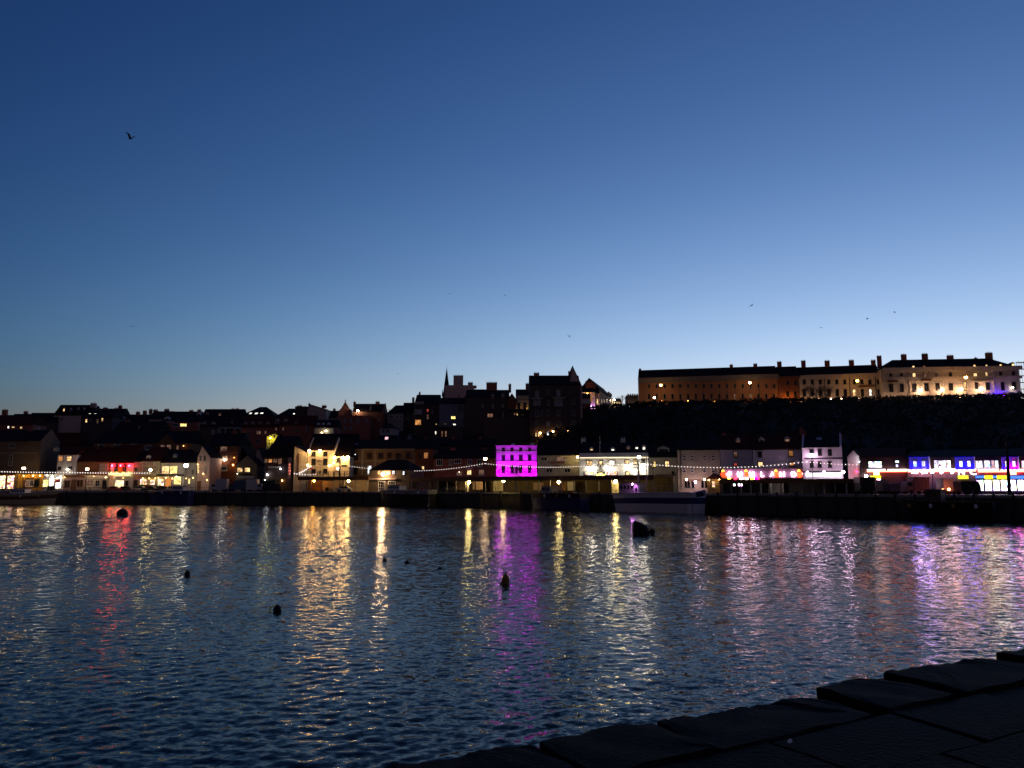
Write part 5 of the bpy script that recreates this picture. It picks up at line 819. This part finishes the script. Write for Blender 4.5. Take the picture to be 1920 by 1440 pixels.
for px, py, Y, lb, cl, st, rad in ((1239, 722, 279, 'tall lamp before the dim western half of the hilltop terrace', 'amber', 45, .42), (1227, 745.5, 276, 'low white lamp at the west end of the hilltop terrace', 'white', 40, .4), (1406, 717.5, 272, 'tall white lamp in the middle of the hilltop terrace', 'warm', 50, .44), (1607.5, 714, 264, 'tall orange lamp before the cream section of the hilltop terrace', 'sodium', 70, .44), (1811, 707.5, 255, 'tall orange starry lamp before the hilltop pavilion', 'sodium', 100, .46), (1799, 746.5, 252, 'low lamp among the bushes below the hilltop pavilion', 'warm', 30, .32)):
    p = at(px, py, Y); street_lamp(px, py, 0, lb, cl, st, rad, Y=Y, zg=min(p.z - 2.0, ground_z(p.x, Y)))
# ---- string lights
_bulb = None
def string(label, pts, back, n, st=1.6, rad=.105, sag=True):
    global _bulb
    if _bulb is None: _bulb = MB().ball((0, 0, 0), 1, 6, 4).mesh('bulb', glow('bulb_pearl', (1, .86, .80), st))
    P = []
    for px, py in pts: P.append(at(px, py, Yq(px, back)))
    o = P[0]; r = thing('string_light', label, 'string lights', o); L = [0]
    for a, b in zip(P, P[1:]): L.append(L[-1] + (b - a).length)
    def pt(s):
        for i in range(len(P) - 1):
            if s <= L[i + 1] + 1e-6: return P[i].lerp(P[i + 1], (s - L[i]) / (L[i + 1] - L[i]))
        return P[-1]
    Q = [pt(L[-1] * i / (n - 1)) for i in range(n)]; b = MB()
    for a, c in zip(Q, Q[1:]): b.tube(a - o + Vector((0, 0, .16)), c - o + Vector((0, 0, .16)), .015, n=3, cap=False)
    b.build('cable', 'black_iron', r)
    for q in Q:
        bo = link('bulb', _bulb, r, q - o); bo.scale = (rad,) * 3
def cat_pts(a, b, sag, n=9): return [(a[0] + (b[0] - a[0]) * i / n, a[1] + (b[1] - a[1]) * i / n + sag * 4 * (i / n) * (1 - i / n)) for i in range(n + 1)]
string('pearl bulb string along the shops at the far left', cat_pts((-30, 883.5), (124, 886), .6), 2.5, 32, rad=.16)
string('pearl bulb string passing in front of the red lit front', cat_pts((131, 886), (281, 887), .6), 2.5, 32, rad=.16)
string('short pearl bulb string right of the floodlit inn', cat_pts((656, 874), (702, 880), .3), 9, 11)
string('pearl bulb string rising to the lamp left of the purple house', cat_pts((769, 883), (909, 869), 3.5), 9, 31)
string('pearl bulb string crossing the purple house and the signboard house', cat_pts((911, 869.5), (1110, 873), 4.8), 9, 44)
string('pearl bulb string crossing the white cafe', cat_pts((1113, 873.5), (1198, 867), 1.5), 9, 17)
string('pearl bulb string dipping before the eight window house', cat_pts((1199, 868.5), (1512, 866), 9.5), 7, 50)
string('pearl bulb string across the lilac house', cat_pts((1513, 866), (1606, 871.5), 1.0), 20, 15)
string('pearl bulb string before the maroon roofed arcade', cat_pts((1620, 872), (1702, 872.5), .6), 22, 13)
string('warm bulb swag climbing the floodlit inn from its garden', cat_pts((555, 890), (583, 874), 1.2), 11, 10, rad=.2)
string('low warm bulb swag over the inn garden tables', cat_pts((552, 888), (592, 889), 1.5), 9, 9, rad=.18)
# ---- railings and poles
def railing(label, px0, px1, back, zb, h, step):
    A, B = [Vector((px_x(px, Yq(px, back)), Yq(px, back), zb)) for px in (px0, px1)]; r = thing('railing', label, 'railing', A); d = B - A; n = max(2, int(d.length / step)); b = MB()
    for z in (h, h * .55): b.tube((0, 0, z), (d.x, d.y, z), .05, n=4)
    b.build('rail', 'black_iron', r); pm = MB().tube((0, 0, 0), (0, 0, h + .12), .10, n=6).mesh('post', 'black_iron')
    for i in range(n + 1): link('post', pm, r, d * (i / n))
railing('black quay railing at the far left in front of the lit shops', -60, 200, 1.2, QZ, 1.1, 4.6); railing('black quay railing below the red front and the hotel', 202, 392, 1.2, QZ, 1.1, 4.6)
zt = at(620, 893.6, Yq(620, 4)).z; railing('railing round the raised terrace of the floodlit inn', 575, 655, 4.4, zt, 1.25, 1.5)
def pole(label, name, cat, px0, y0, px1, y1, Y, r0, r1, m):
    a, b = at(px0, y0, Y), at(px1, y1, Y); r = thing(name, label, cat, a); d = b - a; MB().tube((0, 0, 0), d, r0, r1, 8).build('pole', m, r); MB().ball(d, r1 * 2.0, 6, 4).build('finial', m, r); return r, d
pole('slim white flagpole on the parapet of the white cafe', 'flagpole', 'flagpole', 1125, 856, 1124.6, 819, fy(1125) + .5, .07, .04, 'white_trim')
_p, _d = pole('tall dark leaning mast pole in front of the arcade at the right edge', 'mast_pole', 'pole', 1893, 928, 1885.5, 800, Yq(1890, 8), .28, .12, 'dark_trim')
MB().box(-.9, .9, -.06, .06, _d.z * .78, _d.z * .78 + .12).build('crossarm', 'dark_trim', _p)
# ---- garden tables and people on the terrace
def person(label, px, py, Y, zg, h=1.72, sit=False):
    p = at(px, py, Y); r = thing('person', label, 'person', (p.x, Y, zg)); k = h / 1.72
    J = [((0, 0, .92), .13), ((0, 0, 1.15), .13), ((0, .0, 1.38), .15), ((0, 0, 1.47), .06), ((0, -.02, 1.62), .095), ((.2, 0, 1.38), .06), ((.26, .0, 1.12), .045), ((.22, -.12, .92), .04), ((-.2, 0, 1.38), .06), ((-.27, .02, 1.12), .045), ((-.24, -.08, .9), .04),
         ((.1, 0, .88), .09), ((.11, -.04, .48), .065), ((.12, .03, .07), .045), ((-.1, 0, .88), .09), ((-.12, .05, .48), .065), ((-.13, .1, .07), .045), ((.12, -.12, .04), .04), ((-.13, -.05, .04), .04)]
    E = [(0, 1), (1, 2), (2, 3), (3, 4), (2, 5), (5, 6), (6, 7), (2, 8), (8, 9), (9, 10), (0, 11), (11, 12), (12, 13), (0, 14), (14, 15), (15, 16), (13, 17), (16, 18)]
    me = bpy.data.meshes.new('body'); me.from_pydata([Vector(j[0]) * k for j in J], E, []); o = link('body', me, r); me.materials.append(MATS['clothes_dark'])
    sm = o.modifiers.new('skin', 'SKIN'); me.skin_vertices.new() if not me.skin_vertices else None
    for i, j in enumerate(J): me.skin_vertices[0].data[i].radius = (j[1] * k, j[1] * k)
    me.skin_vertices[0].data[0].use_root = True; s2 = o.modifiers.new('sub', 'SUBSURF'); s2.levels = 1; s2.render_levels = 1
    MB().ball((0, .02, 1.66 * k), .105 * k, 8, 5).build('hair', 'hair', r); return r
person('person in dark clothes standing by the railing of the inn terrace', 600, 890, Yq(600, 5.2), zt)
person('person in dark clothes walking before the white shop on the left', 99, 918, 214, QZ); person('person in dark clothes near the orange arched door', 317, 918, 216, QZ); person('person in dark clothes outside the arcade at the right', 1891, 918, Yq(1890, 12), QZ)
def parasol(label, px, back, z): 
    Y = Yq(px, back); p = at(px, 900, Y); r = thing('parasol', label, 'parasol', (p.x, Y, z)); MB().tube((0, 0, 0), (0, 0, 2.3), .03).build('pole', 'timber', r); MB().lathe([(1.2, 1.95), (.05, 2.5)], n=8).build('canopy', 'red_paint', r)
parasol('closed looking red parasol on the inn garden terrace', 582, 6, zt); parasol('dark red parasol in front of the restaurant at far left', 16, 5, QZ)

# ================================================================ boats and buoys
def boat(label, name, px0, px1, ytop_bow, ytop_mid, ywl, bow, hm, tm, back=2.4, stripe=None, B=4.2, house_=None, mast=(), extra=None, cat='boat'):
    pm = (px0 + px1) / 2
    def side(px): d = ray(px, ywl); y = quay(px).y - B / 2 - .9; return Vector((d.x / d.y * y, y, 0))
    P0, P1 = side(px0), side(px1); L = (P1 - P0).length; Y = (P0.y + P1.y) / 2; zb, zm = at(px0 if bow == 'l' else px1, ytop_bow, P0.y if bow == 'l' else P1.y).z, at(pm, ytop_mid, Y).z
    r = thing(name, label, cat, (P0 + P1) / 2, math.atan2(P1.y - P0.y, P1.x - P0.x)); sg = -1 if bow == 'l' else 1; n = 18
    def sec(i, lv):                           # half breadth at station i (0 stern .. n bow) and level
        s = i / n; t = max(0, (s - .45) / .55); hb = B / 2 * (1 - t ** 2.4) * (1 if s > .08 else .86 + 1.75 * s); return max(.03, hb * (.62 + .38 * lv))
    def sheer(i): s = i / n; return zm + (zb - zm) * max(0, (s - .35) / .65) ** 1.8 + .12 * max(0, .2 - s) * 5 * .4
    lv = [0, .3, .52, .78, 1.0]; V = []
    for i in range(n + 1):
        zt_ = sheer(i); x = sg * (-L / 2 + L * i / n)
        for side in (-1, 1):
            for l in lv: V.append((x - sg * (1 - l) * .9 * max(0, i / n - .6) / .4, side * sec(i, l), -.5 + (zt_ + .5) * l))
    m = len(lv)
    def strip(a, b_):
        F_ = []
        for i in range(n):
            for sd in (0, 1):
                for k in range(a, b_):
                    q = i * 2 * m + sd * m + k; F_.append((q, q + 2 * m, q + 2 * m + 1, q + 1))
        for k in range(a, b_): F_.append((k, k + 1, m + k + 1, m + k)); q = n * 2 * m; F_.append((q + k, q + m + k, q + m + k + 1, q + k + 1))
        return F_
    MB().add(V, strip(0, 2)).build('hull', hm, r, smooth=False); MB().add(V, strip(2, 3)).build('hull_stripe', stripe or hm, r); MB().add(V, strip(3, 4)).build('topsides', tm, r)
    D = []; 
    for i in range(n + 1):
        for sd in (-1, 1): D.append((sg * (-L / 2 + L * i / n), sd * sec(i, .9) * .97, sheer(i) - .35))
    MB().add(D, [(2 * i, 2 * i + 1, 2 * i + 3, 2 * i + 2) for i in range(n)]).build('deck', 'timber', r)
    ru = MB()
    for i in range(n):
        for sd in (-1, 1): ru.tube((sg * (-L / 2 + L * i / n), sd * sec(i, 1), sheer(i)), (sg * (-L / 2 + L * (i + 1) / n), sd * sec(i + 1, 1), sheer(i + 1)), .07, n=5)
    ru.build('gunwale', 'white_trim' if tm != 'hull_black' else 'timber', r)
    z = zm - .35
    if house_:
        f0, f1, hh, hmt = house_; a, c = sg * (-L / 2 + L * f0), sg * (-L / 2 + L * f1); a, c = min(a, c), max(a, c); q = B * .3
        MB().prism([(a, z), (c, z), (c - (.25 if sg > 0 else 0), z + hh), (a + (.25 if sg < 0 else 0), z + hh)], -q, q, 'y').build('wheelhouse', hmt, r)
        MB().box(a - .15, c + .15, -q - .15, q + .15, z + hh, z + hh + .1).build('wheelhouse_roof', 'grey_trim', r); nn = max(2, int((c - a) / .8))
        for i in range(nn): xx = a + .3 + (c - a - .5) * (i + .5) / nn; MB().box(xx - .22, xx + .22, -q - .03, -q - .002, z + hh * .5, z + hh * .82).build('window', 'glass', r)
    for f, h, rd in mast:
        xx = sg * (-L / 2 + L * f); MB().tube((xx, 0, z), (xx + .1, 0, z + h), rd, rd * .6, 6).build('mast', 'grey_trim', r)
        MB().tube((xx, 0, z + h * .95), (sg * L * .48, 0, sheer(n)), .018, n=3).tube((xx, 0, z + h * .95), (-sg * L * .46, 0, zm + .3), .018, n=3).build('rigging', 'rope', r)
    if extra: extra(r, L, B, sg, sheer, sec, z)
    return r
def bits(seed, k=8, col=('buoy_yellow', 'hull_red', 'grey_trim', 'rope')):
    def f(r, L, B, sg, sheer, sec, z):
        q = random.Random(seed)
        for i in range(k):
            x = sg * L * q.uniform(-.42, .15); y = -B * .32 + q.uniform(-.1, .3); s = q.uniform(.3, .65)
            MB().box(x - s / 2, x + s / 2, y, y + s * .8, z + .01, z + .35 + s * .7).build('fish_box', q.choice(col), r)
        for i in range(4): x = sg * L * (-.35 + .22 * i); MB().ball((x, -B / 2 - .12, z - .2), .24, 8, 5, 1.4).build('fender', 'buoy_yellow' if i % 2 else 'hull_white', r)
    return f
boat('cream wooden trip boat with stacked seats moored at the far left', 'trip_boat', -40, 108, 920, 926, 943, 'r', 'hull_cream', 'hull_cream', stripe='timber', house_=(.42, .62, 1.7, 'hull_white'), mast=((.5, 4, .1),), extra=bits(3, 12))
boat('blue hulled boat with a white prow moored below the hotel', 'fishing_boat', 279, 358, 923.5, 920, 943.5, 'l', 'hull_blue', 'hull_blue', house_=(.15, .42, 1.6, 'hull_white'), mast=((.5, 4.5, .09),), extra=bits(5, 4, ('grey_trim', 'hull_white')))
def cage(r, L, B, sg, sheer, sec, z):
    bits(8, 9, ('hull_red', 'hull_red', 'buoy_yellow', 'crate_pink'))(r, L, B, sg, sheer, sec, z); x = -sg * L * .5
    b = MB()
    for k in range(4): b.tube((x - .4 * k * sg * -1, -B * .3, -.2), (x - .4 * k * sg * -1, -B * .3, 2.2), .06, n=4)
    b.tube((x - 1.4, -B * .3, .3), (x + .2, -B * .3, .3), .08, n=4); b.build('stern_ladder', 'white_trim', r)
    b = MB()
    for k in range(5): b.tube((sg * L * .42 - .5, 0, z + .5 + .42 * k), (sg * L * .42 + .5, 0, z + .62 + .42 * k), .04, n=4)
    b.tube((sg * L * .42, 0, z), (sg * L * .42, 0, z + 2.8), .06, n=5); b.build('bow_frame', 'white_trim', r)
boat('dark hulled fishing boat with a grey tarpaulin side moored by the waiting room', 'fishing_boat', 712, 810, 918, 919, 946, 'l', 'hull_black', 'grey_render', stripe='hull_black', house_=(.55, .8, 1.5, 'hull_white'), extra=cage, mast=((.9, 4, .05),))
boat('low dark blue workboat cluttered with gear below the purple house', 'workboat', 995, 1098, 926, 925, 950, 'l', 'hull_blue', 'hull_black', house_=(.55, .72, 1.8, 'grey_render'), mast=((.45, 4.2, .09),), extra=bits(12, 16, ('hull_red', 'grey_trim', 'hull_white', 'buoy_yellow', 'crate_pink')))
def cruiser(r, L, B, sg, sheer, sec, z):
    x = sg * (-L / 2 + L * .63); y = -B * .28
    MB().prism([(x - .55, z), (x + .55, z), (x + .55, z + 1.25), (x + .4, z + 1.65), (x, z + 1.85), (x - .4, z + 1.65), (x - .55, z + 1.25)], y - .5, y, 'y').build('companionway', 'lilac_render', r)
    MB().box(x - .22, x + .28, y - .54, y - .502, z + .55, z + 1.2).build('window', 'glass', r); MB().ball((x - .2, y - 1.3, z + 1.9), .14).build('deck_lamp', lampmat('violet', 110), r)
    b = MB(); x0 = -sg * L * .5
    for k in range(7): b.tube((x0 + sg * k * 1.3, -B * .42, z + .3), (x0 + sg * k * 1.3, -B * .42, z + 1.5), .03, n=4)
    b.tube((x0, -B * .42, z + 1.5), (x0 + sg * 7.8, -B * .42, z + 1.5), .03, n=4); b.build('guard_rail', 'grey_trim', r)
    MB().tube((-sg * (L / 2 - .6), -B * .1, z), (-sg * (L / 2 + 1.5), -B * .1, z + .4), .5, .5, 8).build('dinghy', 'hull_blue', r)
    MB().box(-sg * L * .47 - .3, -sg * L * .47 + .3, -B * .47, -B * .40, -.3, 1.6).build('rudder_post', 'hull_white', r)
boat('large white and navy boat with a small glowing pale cabin door', 'trawler', 1149, 1312, 926.5, 923.5, 957.5, 'l', 'hull_white', 'hull_white', stripe='hull_blue', B=5, house_=(.66, .86, 2.0, 'grey_render'), mast=((.68, 6.3, .17), (.58, 7.2, .10)), extra=cruiser)
boat('black hulled trawler almost lost in shadow at the right quay', 'trawler', 1682, 1868, 934, 941, 969, 'l', 'hull_black', 'hull_black', B=5, house_=(.5, .68, 2.0, 'dark_wall'), mast=((.6, 6.5, .08),), extra=bits(21, 8, ('hull_black', 'dark_trim', 'grey_trim')))
boat('small dark tender moored right of the white shop on the left', 'tender', 1010, 1030, 940, 941, 950.5, 'l', 'hull_black', 'hull_black', B=1.6) if 0 else 0
def buoy(label, px, pyb, w, h, m, kind):
    p = onz(px, pyb, 0.0); k = p.y / FPX; R, H = w * k / 2, h * k; r = thing('mooring_buoy', label, 'buoy', (p.x, p.y, 0)); r['group'] = 'mooring buoys on the harbour water'
    if kind == 'block':
        b = MB().lathe([(R * .8, -.35), (R, 0), (R, H * .3), (R * .95, H * .72), (R * .82, H * .95), (R * .5, H)], n=14, sy=.9)
        b.v = [(x, y, z * (1 - .30 * max(-.25, x / R + .35))) if z > 0 else (x, y, z) for x, y, z in b.v]; b.build('float', m, r)
        MB().ball((R * 1.32, 0, H * .2), R * .36, 8, 5).build('pick_up_float', m, r)
        MB().tube((R * .7, 0, H * .6), (R * 1.25, -.05, H * .2), .03, n=4).build('rope', 'rope', r)
    else:
        MB().lathe([(R * .55, -.25), (R * .95, 0), (R, H * .3), (R * .85, H * .68), (R * .5, H * .92), (R * .15, H)], n=14).build('float', m, r)
        MB().tube((0, 0, H * .95), (0, 0, H * 1.18), R * .12, n=6).build('eye', 'black_iron', r)
        if kind == 'tail': 
            b = MB(); Q = [(-R * .8, 0, H * .6), (-R * 1.3, -.02, H * .8), (-R * 1.7, -.03, H * .45), (-R * 1.75, -.03, -.05)]
            for a, c in zip(Q, Q[1:]): b.tube(a, c, R * .1, n=5)
            b.build('rope', 'rope', r)
        if kind == 'staff': MB().tube((-R * .45, 0, H * .6), (-R * .6, 0, H * 1.45), R * .07, n=5).build('staff', 'black_iron', r); MB().ball((-R * 1.2, -.1, H * .1), R * .28, 7, 4).build('pick_up_float', 'buoy_black', r)
    return r
for a in (('big black rounded buoy below the red reflection', 229, 967, 20, 13, 'buoy_black', 'plain'), ('largest black buoy, block shaped with a small float, right of centre', 1202, 1002, 32, 24, 'buoy_black', 'block'), ('small black buoy alone in the left middle of the water', 351, 1079, 11, 9, 'buoy_black', 'plain'), ('black buoy trailing a rope loop left of the golden reflection', 520, 1146, 15, 11, 'buoy_black', 'tail'),
          ('tiny black buoy leftmost of the small row near the middle', 721, 1051, 9, 6, 'buoy_black', 'plain'), ('tiny black buoy in the middle of the small row near the middle', 763, 1056, 9, 5, 'buoy_black', 'plain'), ('tiniest black buoy rightmost of the small row near the middle', 825, 1066, 8, 3, 'buoy_black', 'plain'), ('yellowish buoy with a thin staff beside the purple reflection', 948, 1095, 15, 19, 'buoy_yellow', 'staff')): buoy(*a)

# ================================================================ birds
def gull(label, px, py, Y, span, up, m='gull_feather', rz=0., roll=0.):
    p = at(px, py, Y); r = thing('gull', label, 'bird', p, rz); r['group'] = 'gulls over the harbour'; r.rotation_euler = (0, roll, rz); s = span
    MB().add(*_tb(s)).build('body', m, r, smooth=True)
    for sd in (-1, 1):
        a = Vector((sd * .06 * s, 0, .03 * s)); b = Vector((sd * .32 * s, -.05 * s, (.03 + .3 * up) * s)); c = Vector((sd * .65 * s, .08 * s, (.03 + .3 * up + .18 * (up - .5)) * s)); ch = .34 * s; v = []
        for q, k in ((a, 1), (b, .85), (c, .15)):
            for dy, dz in ((-.5, 0), (.5, 0), (.1, .035)): v.append((q.x, q.y + dy * ch * k, q.z + dz * s * k))
        MB().add(v, [(3 * i + j, 3 * i + (j + 1) % 3, 3 * i + 3 + (j + 1) % 3, 3 * i + 3 + j) for i in (0, 1) for j in range(3)] + [(2, 1, 0), (6, 7, 8)]).build('wing', m, r)
def _tb(s):
    b = MB(); prof = [(.01, -.3), (.05, -.22), (.075, -.08), (.07, .08), (.045, .2), (.05, .24), (.03, .29), (.008, .33)]
    v = []; n = 8
    for rr, t in prof:
        for i in range(n): v.append((rr * s * math.cos(6.2832 * i / n), t * -s, rr * s * .9 * math.sin(6.2832 * i / n)))
    return v, [(j * n + i, j * n + (i + 1) % n, (j + 1) * n + (i + 1) % n, (j + 1) * n + i) for j in range(len(prof) - 1) for i in range(n)]
for a in (('dark gull alone high in the upper left sky', 245, 260, 95, 1.25, 1.1, 'gull_feather', 1.15), ('small dark gull low over the left skyline', 248, 612, 190, .8, .2, 'gull_feather', .9), ('dark gull with raised wings above the tall dark block', 1068, 632, 150, .85, 1.2, 'gull_feather', .2), ('dark gull banking, leftmost of the birds over the hilltop terrace', 1409, 573, 140, 1.0, .3, 'gull_feather', .4, -.6),
          ('dark gull in the middle of the birds over the hilltop terrace', 1626, 598, 170, .95, .4, 'gull_feather', .7, -.4), ('dark gull rightmost of the birds over the hilltop terrace', 1678, 586, 170, .8, .8, 'gull_feather', .2), ('tiny gull over the roofs left of the spire', 746, 701, 240, .9, .4, 'gull_feather', .4),
          ('pale gull speck high above the spire', 843, 551, 230, .9, .5, 'gull_white', .3), ('pale gull speck high above the purple house', 947, 554, 230, .9, .6, 'gull_white', .5), ('pale gull speck over the lit half of the hilltop terrace', 1540, 615, 220, .9, .6, 'gull_white', .2)): gull(*a)

# ================================================================ trees and scrub
def leaves(b, c, R, n, size, q, flat=1.0):
    for _ in range(n):
        d = Vector((q.gauss(0, 1), q.gauss(0, 1), q.gauss(0, 1))).normalized(); k = q.uniform(.25, 1) ** .5; p = c + Vector((d.x * R, d.y * R, d.z * R * flat)) * k
        u = Vector((q.gauss(0, 1), q.gauss(0, 1), q.gauss(0, 1))).normalized(); w = u.orthogonal().normalized(); s = size * q.uniform(.6, 1.4)
        b.add([p - u * s, p + w * s * .6, p + u * s, p - w * s * .6], [(0, 1, 2, 3)])
def bush(label, px, py_top, Y, R, seed, flat=.75):
    q = random.Random(seed); p = at(px, py_top, Y); zg = p.z - 2 * R * flat; r = thing('bush', label, 'bush', (p.x, Y, zg)); r['group'] = 'bushes along the hill crest'
    b = MB(); 
    for _ in range(7): leaves(b, Vector((q.uniform(-.5, .5) * R, q.uniform(-.4, .4) * R, R * flat * q.uniform(.55, 1.25))), R * q.uniform(.45, .75), 150, .22, q, flat)
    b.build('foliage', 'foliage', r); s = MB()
    for _ in range(5): s.tube((q.uniform(-.3, .3), q.uniform(-.3, .3), -1.5), (q.uniform(-.6, .6) * R, q.uniform(-.4, .4) * R, R * flat), .08, .03, 5)
    s.build('stem', 'bark', r)
for i, a in enumerate(((1757, 738, 252, 4.2, 'largest rounded bush, below the middle lamps of the hilltop pavilion'), (1830, 737, 250, 4.0, 'broad dark bush below the right lamps of the hilltop pavilion'), (1872, 739, 249, 3.2, 'dark bush under the blue lit bay of the hilltop pavilion'), (1660, 747, 255, 3.0, 'dark bush where the cream terrace section meets the pavilion'), (1575, 747, 258, 3.0, 'dark bush just right of the bare trees on the crest'), (1205, 757, 268, 2.2, 'small bush under the west end of the hilltop terrace'), (978, 766, 258, 1.6, 'small bush at the foot of the cream lit house'), (1145, 762, 270, 2.4, 'dark bush under the falling terrace'))): bush(a[4], *a[:4], i + 40)
def crest():
    q = random.Random(9); b = MB()
    for px, py, Y, R in ((1232, 754, 266, 2.0), (1265, 755, 266, 1.6), (1300, 754, 264, 1.8), (1345, 753, 262, 2.0), (1400, 753, 262, 2.2), (1442, 752, 260, 1.8), (1510, 751, 259, 2.2), (1540, 750, 259, 2), (1600, 749, 257, 2.0), (1630, 749, 256, 2), (1680, 745, 255, 2.6), (1716, 749, 254, 2.4), (1778, 740, 252, 3.6), (1738, 744, 252, 3.0), (1806, 744, 252, 2.4), (1852, 737, 250, 3.6), (1900, 745, 248, 3.0), (1925, 742, 248, 4.0), (990, 768, 258, 1.4), (1120, 764, 270, 2.4), (1160, 766, 270, 2.2), (1185, 766, 270, 2.4)):
        p = at(px, py, Y)
        for _ in range(6): leaves(b, p + Vector((q.uniform(-.6, .6) * R, q.uniform(-.4, .4) * R, -R * .75 * q.uniform(.7, 1.4))), R * q.uniform(.45, .8), 130, .22, q, .75)
    tag(b.build('crest_scrub', 'foliage'), 'dark uneven scrub lining the crest below the hilltop terrace', 'scrub', None, 'stuff')
crest()
def bare_tree(label, px, pyb, pyt, Y, seed, spread=.5):
    q = random.Random(seed); p = at(px, pyb, Y); H = at(px, pyt, Y).z - p.z; r = thing('bare_tree', label, 'tree', p); r['group'] = 'bare trees on the hill'; t = MB(); c = MB()
    t.tube((0, 0, -1.5), (q.uniform(-.1, .1), 0, H * .35), H * .028, H * .02, 6); t.build('trunk', 'bark', r)
    def br(a, d, l, rd, k):
        e = a + d * l; c.tube(a, e, rd, rd * .6, 4, False)
        if k == 0: return
        for _ in range(3 if k > 1 else 2):
            n = (d + Vector((q.uniform(-1, 1), q.uniform(-1, 1), q.uniform(-.2, .6))) * spread).normalized(); br(a + d * l * q.uniform(.55, 1), n, l * q.uniform(.6, .8), rd * .6, k - 1)
    for _ in range(6): br(Vector((0, 0, H * q.uniform(.12, .35))), Vector((q.uniform(-.7, .7), q.uniform(-.6, .6), 1)).normalized(), H * .3, H * .014, 4)
    c.build('crown', 'bark', r)
for i, (px, yt, Y, lb) in enumerate(((1507, 727, 266, 'bare twiggy tree leftmost of the five before the cream terrace section'), (1519, 722, 265, 'bare tree second from the left before the cream terrace section'), (1531, 719, 265, 'tallest bare tree, in the middle before the cream terrace section'), (1543, 722, 264, 'bare tree fourth from the left before the cream terrace section'), (1554, 723, 264, 'bare twiggy tree rightmost of the five before the cream terrace section'))): bare_tree(lb, px, 752, yt, Y, i + 3)
bare_tree('bare tree showing over the roofs right of the brick block', 725, 790, 766, 300, 21, .7); bare_tree('bare tree at the end of the falling terrace', 1163, 770, 738, 318, 22, .5)
# scaffolding at the right edge
p = at(1917, 742, 262); r = thing('scaffolding', 'dark scaffolding tower at the right end of the hilltop pavilion', 'scaffolding', p); b = MB(); H = at(1917, 677, 262).z - p.z
for x in (-.2, 1.4, 3.0): 
    for y in (0, 1.3): b.tube((x, y, -2), (x, y, H), .06, n=5)
b.build('standard', 'black_iron', r)
for k in range(1, 6): MB().box(-.8, 4, -.1, 1.4, H * k / 5.2, H * k / 5.2 + .1).build('deck_board', 'timber', r)
def scrub():
    q = random.Random(77); b = MB()
    for _ in range(5200):
        px = q.uniform(1000, 2150); f, t = lerp(FOOT, px), lerp(TOPY, px); Y = q.uniform(f, t + 8); x = px_x(px, Y); z = ground_z(x, Y); c = Vector((x, Y, z + .2)); s = q.uniform(.5, 1.3)
        for _ in range(5):
            u = Vector((q.gauss(0, 1), q.gauss(0, 1), abs(q.gauss(0, 1)) + .2)).normalized(); w = u.orthogonal().normalized(); d = c + Vector((q.gauss(0, .7), q.gauss(0, .7), q.uniform(0, .7)))
            b.add([d, d + (u * .7 + w * .4) * s, d + u * 1.3 * s, d + (u * .7 - w * .4) * s], [(0, 1, 2, 3)])
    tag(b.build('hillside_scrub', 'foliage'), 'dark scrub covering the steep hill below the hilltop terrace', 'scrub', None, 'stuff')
scrub()
